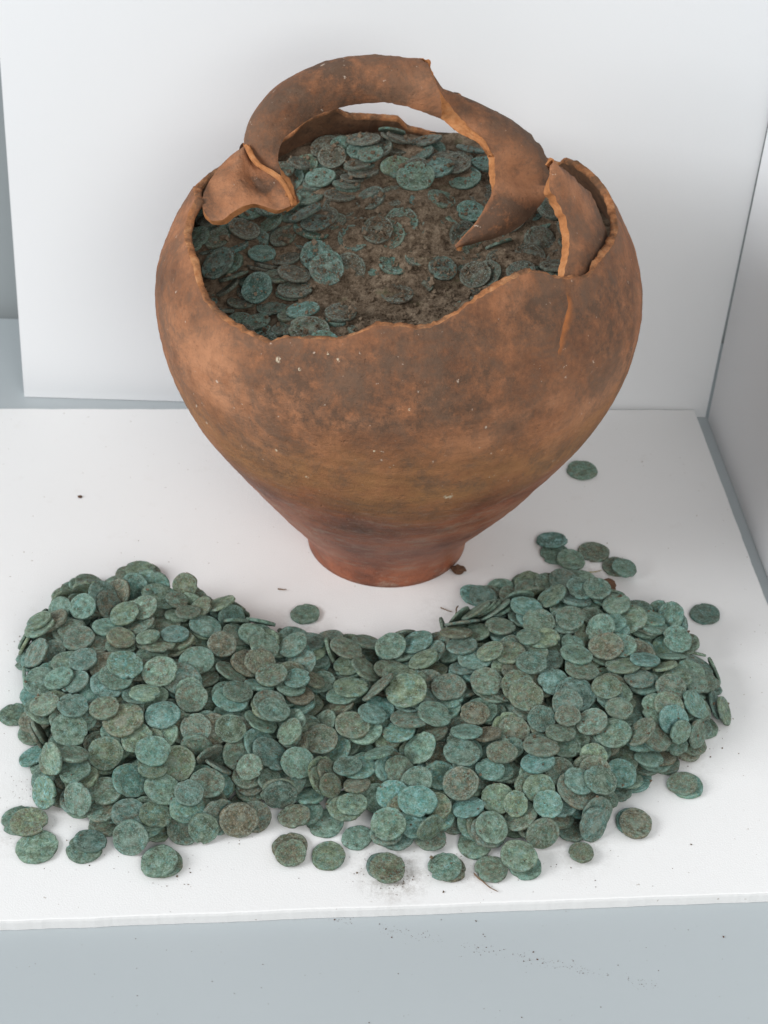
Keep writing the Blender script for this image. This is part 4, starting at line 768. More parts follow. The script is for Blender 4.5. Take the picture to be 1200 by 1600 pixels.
323,-2729,109,987,124,-16,-96,96,19, -370,-1661,33,1000,-1,0,11,79,19, -1780,-1721,269,970,112,36,-213,94,21, 1297,-1518,250,975,-33,65,210,96,22,
-1985,-786,117,164,840,494,-155,106,20, 410,-2187,123,956,122,60,-261,92,22, 164,-1457,104,922,-104,-101,360,96,19, 1407,-2152,252,988,84,-107,73,105,19,
-1677,-567,35,1000,0,0,28,126,20, -1218,-2346,154,276,521,-792,-159,83,23, -1550,-2689,112,971,71,-86,-210,106,21, 1689,-1951,218,6,-485,-870,-88,92,19,
771,-943,121,971,-220,-88,31,92,16, 482,-2564,180,974,151,-117,119,102,22, 1351,-1605,228,996,-48,55,-44,108,16, -2228,-1445,156,74,939,-293,164,85,21,
-1480,-2290,148,992,115,-20,51,91,17, -1889,-1734,211,995,70,60,-46,99,23, 126,-1801,199,993,13,67,-100,112,17, 527,-1225,154,994,52,-60,71,102,18,
-28,-1521,56,977,-160,-123,72,109,22, 1235,-2178,98,977,28,26,-212,132,20, -1270,-2189,236,919,176,118,-332,101,16, 1812,-2035,176,957,117,-13,265,109,20,
-1417,-1817,290,976,187,-45,-103,103,17, 1443,-1366,219,989,127,73,-30,119,20, -1810,-1296,222,986,-145,-48,-72,109,23, 954,-2348,171,949,148,-17,279,93,19,
1145,-1385,251,995,96,-29,-17,95,17, -1742,-1897,277,991,116,20,-70,82,18, -1383,-2096,209,956,48,24,-289,98,17, -1364,-1707,235,922,-74,-31,378,108,16,
-198,-1418,76,968,38,-62,-240,94,23, 1222,-2568,28,971,61,-33,228,110,18, 776,-1548,221,968,106,67,-219,108,19, 1648,-1784,169,917,24,152,-368,108,21,
972,-1938,223,973,13,126,-191,79,20, -250,-1692,113,990,14,-26,141,90,18, 323,-2349,88,992,63,22,102,92,20, -2096,-1305,211,962,35,-56,265,129,20,
1432,-976,212,976,-125,52,173,100,21, -639,-1198,72,644,120,394,645,82,19, 719,-2741,40,87,-880,464,-62,94,22, -503,-1733,72,998,32,-52,26,103,19,
1531,-873,239,982,-153,87,-63,76,19, -831,-1559,131,987,8,38,158,98,23, -1616,-1849,155,935,-24,-238,-263,102,17, 899,-991,177,968,-82,49,232,91,19,
69,-1242,119,201,77,812,-543,79,17, 1822,-1905,254,976,84,47,-194,78,18, 1902,-1494,204,974,-125,147,-116,95,23, -1078,-1146,148,619,113,46,775,76,17,
-2063,-1514,185,995,-41,-39,82,95,18, -416,-1476,32,999,0,0,-39,109,15, -183,-2073,105,48,-125,991,24,92,21, 1843,-2031,115,994,82,23,-64,93,23,
1239,-1698,210,993,8,9,120,123,21, -1471,-1824,162,994,-71,-82,-10,103,23, 1604,-2128,185,992,41,90,-76,107,16, 1291,-560,98,996,30,54,59,117,19,
310,-2047,119,991,27,3,-132,100,18, -1350,-1894,167,966,-16,-213,-144,94,20, -635,-1666,164,25,398,-906,-142,104,16, 1156,-1015,197,997,-32,19,66,93,21,
-2250,-1206,159,413,-658,-158,609,79,17, -1642,-2389,120,917,183,-2,353,95,18, -700,-2169,75,798,-12,144,585,88,21, -1496,-2238,81,12,-670,738,-80,118,15,
-645,-2387,62,988,-9,139,-65,105,20, 1537,-2054,84,899,-64,111,418,92,20, -1662,-1210,275,988,92,-122,26,78,17, 89,-1622,168,974,2,66,-218,90,17,
1800,-1116,141,985,-19,85,-146,100,19, 2009,-1781,58,77,-659,745,73,91,23, -1117,-1911,177,991,29,132,4,109,22, -1805,-985,213,743,318,-320,494,101,17,
-1952,-1267,121,981,85,-37,168,113,20, -117,-1714,42,127,513,848,34,109,19, 1312,-725,125,714,-507,-257,-409,109,17, -1688,-1139,227,203,-564,780,-181,91,15,
-1650,-1601,224,997,-20,-6,-75,105,19, 890,-2428,81,906,48,97,410,101,19, -185,-2337,35,934,105,-3,-341,104,20, 951,-2520,92,979,23,105,173,102,22,
-1700,-2229,176,962,188,-24,198,80,19, 31,-2271,85,991,75,63,-94,92,21, 1145,-2583,144,64,-879,472,3,102,16, 1782,-1501,170,933,-32,-62,352,98,16,
-533,-2013,89,991,101,18,-89,108,18, 846,-870,40,584,-133,-25,-800,102,18, -1650,-1860,241,13,995,-71,71,110,19, 1008,-921,203,79,-510,-831,206,80,15,
559,-1107,110,993,-112,-16,-35,111,22, 979,-2700,105,646,-124,71,-749,78,19, -1059,-1559,131,1000,0,-8,-20,81,17, 2079,-1496,53,975,-137,143,-100,105,18,
71,-1339,54,0,995,77,-68,97,21, 1674,-1122,118,82,400,-913,-29,95,15, 367,-1612,154,989,-111,-62,-74,103,23, -1411,-2572,114,957,62,-80,-274,98,22,
-1263,-1251,195,950,-109,-60,287,101,17, -2246,-1233,59,56,-979,-36,-195,95,21, 2065,-1341,101,924,-67,267,267,92,21, -192,-2585,14,930,0,0,-367,95,19,
-954,-2301,80,882,109,110,-444,111,17, -1174,-1980,75,965,78,66,-242,94,21, -809,-1531,81,957,-65,-30,-283,119,23, -1210,-2745,62,969,95,43,-223,111,15,
-1248,-876,106,851,-465,217,108,112,19, -1135,-1013,101,981,-177,73,22,109,22, -1297,-1436,167,869,-88,-63,484,94,17, -1577,-1604,14,999,0,0,37,110,19,
641,-2527,12,987,0,0,-158,96,16, 1102,-910,147,10,-917,398,21,97,17, 1923,-1323,113,940,-137,96,-297,117,21, 1157,-1719,139,995,14,15,99,131,20,
1134,-1776,117,975,16,14,223,103,15, 502,-1989,134,979,161,-88,93,99,23, 47,-1716,92,9,343,936,-82,103,20, 1303,-2298,122,997,22,-38,63,110,17,
-1420,-2629,50,672,-40,244,698,81,17, -985,-1088,78,978,-184,-97,-28,98,18, 1379,-2053,213,898,-45,-10,437,97,19, 989,-2412,182,960,130,16,247,110,20,
538,-2177,140,991,110,71,-35,90,17, 1253,-1242,220,982,59,139,110,98,19, -1244,-1620,204,714,-63,-102,-689,86,23, 1915,-1915,166,914,127,13,384,105,21,
-1683,-1282,172,43,233,-971,21,108,18, -237,-2015,132,123,-360,915,-132,96,16, 863,-2095,104,905,26,-94,-414,112,15, 1251,-1599,286,1,-767,-637,73,91,17,
-1906,-1884,249,8,950,311,7,98,16, 938,-1784,168,58,780,623,11,99,19, 915,-1074,155,990,-52,2,134,104,23, -1088,-1429,184,997,3,-10,-71,105,23,
-2025,-1201,155,967,38,-59,246,94,19, -1500,-2070,161,980,80,-46,-179,101,23, -1304,-1306,121,968,-98,-58,222,99,21, 1748,-1708,219,998,-19,-38,35,106,17,
-1448,-2007,244,104,566,815,61,92,23, -1934,-1129,242,957,-92,204,-184,108,20, 511,-1411,195,977,28,-189,-91,77,19, 1472,-1665,202,987,-91,-29,-133,110,20,
886,-1894,78,49,596,-799,70,90,22, -1468,-1782,271,970,210,-28,-122,87,16, -909,-1766,105,978,125,163,-34,105,16, -1870,-2188,132,996,61,51,-52,104,16,
-1037,-1792,99,784,66,134,602,85,16, -1986,-1059,131,958,114,-33,-262,111,20, 561,-1615,70,993,16,9,116,107,22, -96,-2132,33,991,70,-53,105,110,19,
-924,-2133,133,935,-7,74,-346,120,21, -1512,-1567,198,925,4,3,-381,100,17, -1896,-1605,204,953,53,75,-288,106,21, -1423,-1512,168,974,-4,-134,-181,101,21,
882,-863,131,412,730,-468,281,103,17, -2077,-1214,196,940,32,-62,335,111,23, 964,-2488,114,884,-46,97,-455,111,19, 543,-2530,52,56,-952,295,55,122,19,
-216,-1387,29,62,-67,-26,995,110,18, 754,-2434,46,930,-72,-90,-348,109,18, 975,-1902,158,57,801,596,13,108,18, -847,-1919,113,928,37,191,318,91,20,
-423,-1716,12,1000,0,0,-21,111,16, -1124,-1101,13,972,0,0,235,106,17, 1018,-621,55,16,834,534,137,86,17, 1286,-585,60,990,68,5,-123,91,23,
-1842,-718,26,992,-60,-32,-102,96,19, 308,-2301,13,995,0,0,98,94,18, -6,-1702,12,1000,0,0,-2,102,17, -2136,-1826,25,985,62,-2,162,99,17,
1821,-1713,194,973,-47,-25,-223,99,19, -1248,-1497,216,989,-48,3,-140,93,21, 1134,-1282,220,993,43,111,-18,95,22, -1742,-2704,126,940,20,-93,328,80,20,
-1889,-1947,184,996,-44,72,31,127,15, 1863,-1655,134,879,67,23,471,103,21, -1669,-1975,217,962,-36,-63,262,130,23, -1960,-2209,62,129,653,745,-32,101,22,
1474,-1492,162,992,42,62,-98,114,16, 855,-1753,130,903,41,89,418,104,15, 66,-1301,28,915,-32,60,-397,96,22, -1258,-2071,146,994,75,-56,50,102,18,
-845,-1294,142,952,121,35,281,118,18, -1929,-1386,164,998,-44,-44,28,108,16, 749,-1401,154,938,32,146,313,112,18, -1044,-1378,123,959,-59,-127,-246,97,16,
-200,-2621,38,0,-996,92,0,92,22, 1916,-1080,93,9,-768,611,-192,79,17, 77,-1677,134,996,-80,19,-20,97,22, 1656,-956,151,921,-72,95,-372,111,20,
-1628,-1075,183,994,17,-108,14,104,17, -1387,-2302,170,982,115,41,-142,110,18, 211,-2033,97,16,-626,-779,-21,98,19, 707,-1548,137,992,37,117,22,93,18,
300,-1321,103,864,-26,-114,489,112,17, -1568,-2112,189,920,38,40,-388,93,22, 739,-2253,113,956,-46,15,-288,82,19, -721,-1621,145,979,-7,42,-202,91,15,
1106,-2173,125,997,32,-14,71,94,16, 1047,-2094,150,932,27,-22,360,96,18, -1689,-1818,182,973,-27,-66,221,112,23, -1624,-2530,51,67,870,-488,-4,122,18,
-1482,-2487,126,220,-85,949,-208,93,17, 610,-2106,100,86,683,722,70,83,17, 1246,-1439,212,998,6,10,-55,88,19, -1577,-1307,195,998,-44,15,-44,112,21,
513,-2335,95,990,-68,-87,91,97,19, -927,-2737,58,129,-70,133,-980,93,19, -922,-1916,213,954,-8,127,272,96,15, 219,-1970,140,104,106,984,-103,91,16,
-672,-2336,140,948,45,314,-41,91,15, 1139,-858,191,836,-166,-83,-517,96,19, 32,-2595,61,105,-709,-679,-157,97,22, -1446,-2155,111,950,16,-73,-303,95,23,
-1185,-1587,162,994,-54,-8,-94,108,23, 1743,-1558,121,982,67,21,-177,103,23, -895,-1257,135,26,347,-930,-123,89,16, 953,-2758,35,4,-985,174,7,109,21,
-1214,-2571,63,929,147,83,329,83,22, -2182,-1657,99,70,914,399,34,96,16, 1043,-1686,236,989,87,-64,97,107,15, 535,-1287,112,997,-69,-25,-24,125,23,
-1245,-1922,145,994,67,-53,70,107,19, 653,-2093,88,954,23,-108,-280,86,17, 1978,-1125,80,309,511,776,-205,102,16, 1283,-1297,152,991,-118,53,42,98,17,
-1263,-2130,157,920,92,-19,-380,92,15, 1043,-2279,138,983,158,-14,93,109,20, -634,-1672,117,1,-997,-57,42,90,18, -2135,-1806,119,855,108,-63,504,103,20,
-1152,-1064,96,974,-185,46,-122,105,21, 46,-1329,80,590,-58,36,-805,77,17, 1478,-2037,169,959,69,71,265,95,16, 185,-1515,91,982,-69,-156,-79,110,18,
807,-1980,113,972,6,-97,-213,102,22, 304,-1199,56,682,54,-199,-701,107,20, -591,-1554,94,999,31,31,13,94,17, -1435,-2320,190,960,122,-7,253,92,16,
-989,-1976,117,996,18,64,55,108,22, -1759,-1563,245,992,-22,-2,127,132,20, -577,-2059,143,946,137,-256,-145,92,16, 1182,-1916,213,997,-28,59,28,96,17,
-229,-1312,104,261,-41,158,952,92,18, -1466,-1675,243,981,-47,-66,-175,92,23, -1624,-1151,236,961,-2,-261,-94,98,23, -1990,-1706,252,4,-632,-774,-35,97,22,
1282,-1138,260,963,89,126,-222,100,16, 69,-2790,13,997,0,0,-83,108,18, 425,-2172,70,988,120,-7,-93,109,21, 1168,-2579,123,62,-979,191,-16,80,20,
1559,-1152,203,988,117,95,32,84,23, -1852,-1905,227,10,162,987,-3,95,22, -1762,-1422,208,964,-8,14,264,104,20, 1862,-1964,43,850,118,97,505,99,20,
-667,-1799,98,995,-28,51,-80,102,21, 584,-1139,70,982,-24,-26,186,109,23, 821,-2281,72,993,5,103,60,92,21, 1594,-1370,220,934,100,108,-325,109,18,
963,-2532,136,989,14,107,97,93,15, 1532,-1273,207,979,175,8,-108,103,20, 291,-2551,64,798,40,63,-599,99,16, 428,-2617,13,999,0,0,45,99,17,
1068,-1722,253,994,92,-57,22,94,18, -2216,-1458,79,49,941,333,32,105,20, 1185,-786,48,938,-34,171,-301,101,20, -539,-2051,53,885,51,55,-460,91,21,
-1360,-1264,156,87,992,1,89,104,20, -1364,-2570,97,977,55,-85,-189,95,21, 1660,-2058,131,993,44,103,48,91,15, -1483,-929,85,21,920,367,-136,118,18,
1902,-1825,142,988,53,136,-53,123,17, 1594,-1671,149,955,96,24,-280,98,21, -947,-1888,184,957,-7,146,-251,110,22, 776,-1114,117,863,-157,6,-480,99,17,
1747,-1716,243,999,-19,-39,15,109,23, -757,-1740,80,957,165,178,159,95,20, -1533,-2673,46,165,984,-68,14,98,22, 87,-2349,15,979,0,0,-203,130,21,
-1170,-2506,103,1,-832,-549,84,109,19, 1528,-2019,105,980,-76,89,161,106,19, -2231,-1276,166,597,-447,-575,337,86,16, -1905,-2147,250,833,69,195,-513,102,23,
-204,-1377,52,997,24,-68,-30,78,17, -757,-1217,83,967,-136,12,213,81,22, 653,-948,14,971,0,0,-240,105,20, -1896,-978,108,996,-12,-23,87,111,20,
1635,-816,15,0,879,-477,0,97,22, 1756,-2114,34,819,5,-5,574,80,19, -2128,-1076,94,791,397,236,401,101,23, 361,-2463,49,980,53,39,-190,111,18,
-1195,-1689,110,993,43,-110,-6,104,16, 1305,-779,133,417,839,-287,200,93,19, -29,-1915,47,989,-32,-45,136,102,19, -884,-1135,64,188,975,-37,111,112,16,
-993,-2538,33,995,77,52,24,108,18, 93,-2142,43,801,22,-51,596,77,18, -2073,-2007,142,993,-45,66,-90,103,20, -1136,-2708,90,109,-991,-72,28,94,20,
812,-1063,119,932,-154,33,-327,109,17, 360,-2693,69,987,144,-22,-67,80,22, 1583,-2083,170,994,52,84,53,108,22, 925,-1220,146,966,-59,-29,-251,83,18,
833,-1411,177,978,-37,144,-147,117,21, 1798,-1829,144,946,114,144,265,81,21, -1833,-2382,93,976,101,-120,152,96,21, 1671,-947,192,962,-47,27,269,106,16,
-1417,-2881,30,765,20,69,640,112,20, -1754,-2658,26,980,49,-51,-184,103,16, 1918,-984,39,116,630,768,-15,104,23, -754,-1219,39,998,-8,-7,-62,108,18,
1263,-1802,244,964,-57,5,-259,105,19, 624,-2061,37,990,-18,-109,89,104,22, 102,-1792,69,982,-46,22,183,111,22, -1342,-2424,66,927,121,48,352,107,23,
-586,-2463,12,921,0,0,389,96,16, 701,-1876,62,956,144,66,-248,94,20, -811,-1647,37,921,104,-21,-374,108,21, -1621,-1779,322,984,134,-105,54,90,18,
-408,-1199,37,69,969,-218,92,106,17, -662,-1867,76,63,439,-896,0,104,20, -1496,-2452,13,998,-1,0,58,107,17, 270,-2775,15,994,0,0,106,93,21,
1047,-813,35,972,0,0,237,101,21, 1371,-2466,26,990,66,-22,-126,96,17, -764,-1804,132,995,-26,55,-81,94,16, -1329,-992,174,164,-872,-425,-177,129,22,
-1970,-2384,99,853,71,-106,506,102,19, 1976,-1728,96,924,53,-25,-377,77,16, -297,-2017,72,633,56,-3,-772,87,23, 2048,-1525,127,959,-98,193,182,116,22,
984,-1265,181,949,79,85,293,92,22, 1280,-442,14,998,0,0,69,105,20, -1285,-2334,16,999,0,0,-51,84,23,])
POT = unpack([
106,627,2543,939,177,6,-294,128,16, -442,-156,2272,899,293,157,-284,110,17, -871,-293,2203,928,262,-208,163,105,20, -1143,-23,2213,884,275,-153,-347,116,22,
504,-104,2242,264,-930,238,-93,103,21, -129,135,2406,244,-968,-1,-50,103,18, -301,-97,2247,940,336,44,-48,109,20, -6,-26,2273,149,-975,164,27,113,17,
-515,-794,2217,995,85,25,38,128,15, -280,118,2351,185,-810,552,70,105,17, 237,198,2377,857,179,244,-418,94,21, 922,201,2328,884,355,-31,303,107,20,
295,-65,2257,967,208,57,139,94,22, 9,-311,2203,791,0,0,612,109,20, -458,947,2507,957,249,-82,126,97,18, -998,261,2310,120,-126,63,-983,108,21,
22,225,2419,961,260,-76,60,110,23, -183,494,2439,970,153,-184,-29,100,22, -331,-600,2230,999,0,0,43,101,21, 855,69,2295,226,-918,-326,-18,100,18,
-634,-305,2211,881,-5,-1,473,112,17, 431,685,2513,134,-591,795,27,111,18, -646,-184,2248,839,25,99,535,108,18, -527,734,2455,119,-447,886,26,103,19,
-762,-371,2126,917,38,-91,-385,112,18, -506,-32,2294,913,286,65,-285,110,23, 472,383,2432,601,92,-48,792,99,17, 157,-182,2203,58,20,139,-988,86,23,
-36,518,2447,992,105,-61,45,104,22, -709,57,2238,990,22,-81,117,106,19, -734,208,2298,936,109,-154,-297,100,22, -19,788,2524,992,115,0,-54,110,21,
-569,-565,2219,992,-58,-86,71,106,18, 278,472,2466,815,90,88,565,99,18, -64,129,2377,229,-885,-366,-174,111,18, 130,-1,2298,95,-937,312,125,84,18,
-1169,181,2280,799,37,-170,576,90,19, -532,208,2401,978,12,-65,199,98,16, -866,53,2253,13,-986,-167,0,91,22, 169,445,2459,988,26,89,-126,104,23,
262,729,2561,963,121,-63,-232,97,20, 554,575,2456,972,147,-1,185,97,16, -250,1054,2588,978,-49,-60,-192,116,20, 374,780,2569,989,97,-96,49,105,16,
-200,885,2566,991,78,-80,-70,90,19, -107,664,2431,684,138,-102,709,130,22, -383,476,2377,942,112,42,-314,112,16, 661,30,2275,919,135,-57,366,90,23,
437,199,2340,855,268,323,-303,111,18, -838,384,2309,967,111,-226,42,93,21, -599,623,2374,970,56,-62,-228,105,21, -557,199,2351,935,-30,95,340,124,22,
-1330,200,2245,961,83,-257,56,124,16, -852,-615,2152,683,68,-58,-725,87,16, -389,543,2428,937,-67,-7,-343,106,17, -602,316,2413,552,-258,-56,791,115,21,
-126,-46,2238,199,-976,79,28,79,15, 175,1146,2551,971,-77,-144,-173,109,20, 166,182,2322,987,160,10,7,91,23, -501,1093,2497,939,154,-15,-306,115,20,
790,-107,2284,475,-53,-86,874,96,23, 581,-92,2247,871,146,-238,403,94,19, 995,433,2441,877,147,96,448,106,22, 133,997,2521,191,572,791,104,101,23,
371,384,2404,900,116,113,404,109,22, 484,169,2318,876,405,114,235,91,21, -493,317,2388,46,400,914,47,112,22, -967,-314,2106,39,682,-727,65,93,19,
-1065,154,2234,901,-13,-173,-397,111,22, -540,-305,2169,963,16,-61,-260,105,16, -674,866,2487,93,831,-537,-108,77,23, -30,1082,2525,974,12,32,226,107,22,
-241,768,2490,957,-59,-65,-278,106,18, -642,-704,2171,991,-85,-97,39,112,21, 589,860,2533,975,9,21,221,108,22, 1012,-81,2314,37,676,-730,92,105,16,
-731,820,2389,849,134,-311,406,102,20, 822,266,2318,681,78,-145,714,94,21, -1067,-191,2137,899,38,-311,-306,89,18, 96,312,2413,947,112,35,-299,111,15,
-281,811,2521,873,-44,-76,-479,89,16, -924,229,2229,952,181,-158,-190,100,21, 174,-3,2257,979,152,15,-135,102,19, 369,24,2242,13,73,984,159,81,23,
910,384,2385,880,85,-86,459,111,17, -383,1064,2527,892,125,103,-422,97,20, -189,-723,2192,965,-41,53,255,100,19, -347,645,2459,872,-79,-17,-484,92,16,
-645,923,2440,441,202,98,-869,99,20, 476,1088,2526,926,-92,137,339,96,15, -163,1011,2544,988,81,-129,15,111,23, -267,984,2546,993,75,-83,-34,99,17,
-693,490,2326,991,16,-67,116,130,21, -1090,12,2190,953,116,-120,-251,108,18, -802,831,2448,974,10,-110,198,107,20, -1014,91,2197,987,92,-127,-45,108,22,
-981,-545,2106,960,-26,-95,262,96,19, -565,148,2300,936,84,-5,-343,100,16, -1164,-168,2055,987,26,-101,120,100,23, -423,291,2372,997,22,-62,32,94,16,
-1035,-116,2178,896,-114,-248,-351,103,19, -751,-181,2225,971,-50,-10,235,90,17, -313,718,2466,944,-82,-3,-320,83,15, -132,114,2251,963,162,-6,214,103,16,
-827,6,2196,905,-204,14,-373,90,22, -8,1086,2591,199,308,-928,68,94,15, -977,478,2342,962,159,-79,-208,100,21, -271,235,2335,938,232,-16,-258,109,17,
654,161,2320,241,909,-215,263,91,18, -59,1201,2583,944,-324,60,24,93,15, 1064,38,2285,987,126,-81,54,107,17, -380,794,2407,930,93,11,355,123,19,
-636,-566,2182,986,-39,-96,-128,91,22, 198,122,2272,835,136,-87,526,112,19, 580,38,2250,981,146,15,-126,98,21, 713,104,2256,977,125,-155,79,108,17,
200,1110,2496,990,108,-77,43,108,15, -1194,47,2108,742,66,-222,630,96,22, -795,-857,2150,877,70,-207,428,97,17, -348,-634,2205,995,0,0,102,79,22,
308,610,2412,984,167,-12,-69,83,19, -113,493,2395,953,176,-15,248,101,15, -415,-902,2213,67,-420,-903,-67,89,17, 855,432,2421,901,116,-85,408,100,19,
271,873,2519,985,140,-85,-46,105,21, 540,-288,2197,85,924,-373,12,96,22, -1218,372,2313,666,148,-144,-717,91,21, 16,218,2309,981,194,15,-17,95,17,
-361,-607,2179,983,0,0,186,98,21, -49,1097,2582,207,462,-862,33,91,16, -998,59,2147,314,2,-175,933,101,18, -556,734,2424,979,91,-81,-165,93,23,
188,330,2393,846,100,-62,521,103,23, 457,-438,2181,985,1,0,170,105,23, -878,-47,2195,905,-255,11,-342,81,20, -34,7,2235,682,148,-135,704,115,18,
-1207,206,2204,486,139,-156,-849,106,18, 141,748,2529,980,153,126,-24,105,23, -1157,282,2282,963,96,-139,210,95,23, -334,658,2434,951,-80,-1,-297,92,21,
-272,855,2495,981,-66,-58,-170,110,15, 1055,329,2331,977,122,-22,-175,88,17, 617,759,2480,920,132,-37,-368,90,19, -303,83,2290,932,197,15,-305,102,18,
-806,254,2248,972,150,-116,-142,110,15, 486,211,2247,986,103,-13,129,114,19, 608,263,2362,751,643,-90,-117,95,21, -824,410,2396,125,-599,785,101,77,20,
-647,-302,2189,927,-5,-1,374,105,19, 202,830,2463,995,61,66,35,113,20, -434,-103,2280,876,305,150,-343,94,16, -138,452,2355,868,177,-52,461,96,22,
-1234,-270,2067,42,602,796,52,110,17, 222,-79,2209,960,143,21,-241,99,19, -271,553,2348,88,-722,681,86,104,18, 295,293,2343,954,188,-105,208,94,20,
213,839,2402,936,129,42,-324,81,17, 400,598,2359,991,133,5,-34,105,17, 408,941,2516,865,90,-28,493,88,22, -376,-19,2260,960,270,-78,-20,85,17,
-534,-157,2202,901,89,1,-425,77,16, -740,546,2362,970,95,-118,-191,101,17, 522,602,2421,949,210,203,-121,96,17, -39,273,2359,969,198,-15,144,125,20,
-509,113,2278,995,79,-29,-53,101,18, -913,-221,2134,999,8,-39,-31,96,23, -1096,-417,2104,64,290,927,-230,93,18, -307,129,2331,960,179,-84,198,88,16,
-910,-151,2174,965,-43,-135,-220,95,20, -844,-697,2123,987,-45,-154,28,93,22, -1315,303,2117,64,-260,960,80,99,23, 345,71,2230,139,-925,-345,-78,91,18,
-523,682,2354,985,122,-72,96,101,20, -1235,468,2329,185,826,-418,331,107,19, -942,-782,2132,930,8,-275,243,110,23, -437,368,2293,940,163,50,-297,111,17,
36,464,2419,842,61,-104,525,87,16, -263,597,2383,70,-574,810,101,83,20, -99,149,2336,975,219,19,-31,92,22, -850,473,2390,982,151,-54,104,110,17,
-41,933,2494,996,15,71,-52,84,19, -105,835,2439,976,183,0,119,109,20, 1148,261,2376,979,65,192,-30,131,20, 474,769,2498,996,66,-13,-58,95,21,
1118,154,2336,945,-77,106,-299,88,16, 972,-197,2282,996,50,-73,-9,95,22, -624,899,2411,962,198,-106,-152,129,18, 659,-145,2214,648,201,4,-734,93,15,
-1051,355,2244,964,2,-163,-213,111,22, -719,-167,2166,0,992,-125,-4,119,18, 466,733,2428,989,37,67,125,110,23, -1226,518,2239,64,-764,638,-73,124,23,
720,352,2425,331,-867,370,-45,125,20, -293,-856,2179,1000,0,0,-30,88,20, 118,685,2401,947,189,-49,255,104,23, 386,280,2311,954,233,-57,179,98,19,
-940,565,2296,988,120,-101,1,107,21, -700,129,2214,130,-910,390,-53,98,21, 92,537,2418,913,93,-115,381,107,23, -941,-124,2103,992,52,-84,77,95,21,
1048,428,2378,941,75,-68,322,91,22, -451,366,2318,152,-882,-439,-77,85,23, -303,1045,2484,947,191,-28,-257,94,16, 927,-121,2244,976,108,74,176,104,21,
-102,1005,2473,871,122,103,-464,109,19, -417,111,2252,810,83,56,-578,122,19, -312,294,2309,977,194,45,79,94,18, 328,953,2496,967,106,16,231,108,21,
-1315,269,2207,951,10,-129,280,120,16, 376,723,2371,988,131,-10,83,100,19, 800,254,2285,940,165,6,-297,97,23, -656,399,2279,878,6,-63,474,108,21,
362,794,2547,985,92,-101,102,92,21, -896,465,2254,987,116,-105,45,98,21, 417,756,2462,814,-18,74,-576,107,21, 670,817,2563,177,-24,19,984,87,21,
421,211,2327,899,327,262,-127,94,19, 444,757,2409,991,36,68,110,96,16, 1084,92,2280,886,85,-125,439,97,18, 289,513,2355,954,166,19,-249,125,16,
-1161,101,2091,986,83,-99,107,100,16, -1125,546,2212,970,163,-127,-128,108,19, 525,1,2207,820,67,-50,566,99,19, 576,459,2392,864,145,78,-476,104,17,
125,123,2245,978,162,-25,127,131,23, 528,919,2490,979,53,-95,170,91,19, 48,776,2496,981,112,-25,159,98,23, -507,1047,2458,987,145,-55,-49,111,18,
704,365,2332,738,146,-197,-628,87,22, -331,543,2323,943,116,40,-309,102,18, -609,155,2213,557,-27,-138,818,97,19, 554,437,2342,925,49,41,375,106,17,
508,396,2409,58,-155,-982,-86,92,18, 1015,667,2448,917,79,29,391,126,16, 1101,521,2449,875,149,137,440,96,23, 859,20,2231,992,89,-40,-79,110,17,
938,630,2499,960,152,119,201,104,23, 1110,644,2396,133,-902,410,15,85,23, 809,493,2468,978,181,-21,-106,85,21, -1153,393,2283,972,140,-93,-165,95,22,
-911,926,2346,114,-134,977,123,109,20, -784,549,2394,121,-682,718,72,93,16, 1053,-280,2240,963,-8,-46,267,92,20, -524,-6,2276,802,267,124,-520,91,19,
-969,-535,2085,994,-5,-98,51,99,18, -263,324,2291,910,197,-15,365,108,17, 138,-824,2180,1000,0,0,4,91,22, 670,528,2392,975,163,-27,151,102,19,
610,-596,2231,545,-16,106,-831,104,17, -890,231,2194,974,149,-85,-148,101,17, -594,259,2287,937,158,-2,312,94,17, 495,-755,2180,1000,0,-2,22,97,21,
1058,-140,2276,993,55,-70,-75,107,17, -169,174,2251,881,156,-45,444,100,18, -788,345,2220,987,117,-89,-63,94,21, -1120,223,2171,361,-35,-128,923,102,19,
806,866,2468,15,106,993,48,88,17, 767,732,2432,974,49,-9,-223,108,20, 576,-507,2201,50,-923,367,106,81,21, -987,751,2308,267,-828,489,-63,105,21,
833,838,2423,980,128,-62,141,98,20, 532,-542,2227,114,-565,-817,-25,107,21, 665,1025,2493,14,437,-899,-30,76,20, 1191,176,2371,891,-14,202,-406,96,19,
795,-494,2236,956,-9,-226,-187,109,22, 1021,-482,2248,988,-90,117,48,98,17, -1325,-80,2055,781,-43,-106,614,92,22, -1064,616,2355,467,346,-301,-756,106,21,
-905,552,2351,125,-221,963,95,91,19, 755,591,2478,938,219,53,-263,92,18, 174,636,2348,988,127,10,-90,121,19, -1138,-581,2082,200,-488,845,-95,121,21,
25,351,2342,966,255,-42,-31,102,18, 266,-1003,2196,989,-86,-28,116,95,21, -1047,405,2266,985,-43,-157,58,79,17, 777,692,2503,214,-887,-395,-104,100,20,
789,802,2511,973,108,-74,189,88,15, -953,563,2319,986,114,-107,59,111,20, 761,520,2417,920,151,-70,355,90,21, -795,713,2354,947,247,-113,-172,94,16,
-1083,742,2292,959,211,-175,-71,106,22, -595,-499,2158,995,1,-98,-14,95,15, 1164,196,2290,986,107,-33,-120,96,16, 1054,-284,2217,998,6,-46,-46,103,17,
307,997,2448,985,141,-13,104,103,19, -723,-816,2135,973,20,-96,-207,81,20, 815,-290,2229,976,-14,-102,194,94,21, -164,268,2322,30,-176,976,124,90,18,
79,856,2422,983,139,-42,-117,131,18, 1175,-83,2244,992,63,-60,93,102,20, 1098,427,2337,991,119,-37,-51,114,17, 908,-563,2231,999,0,-43,-1,93,23,
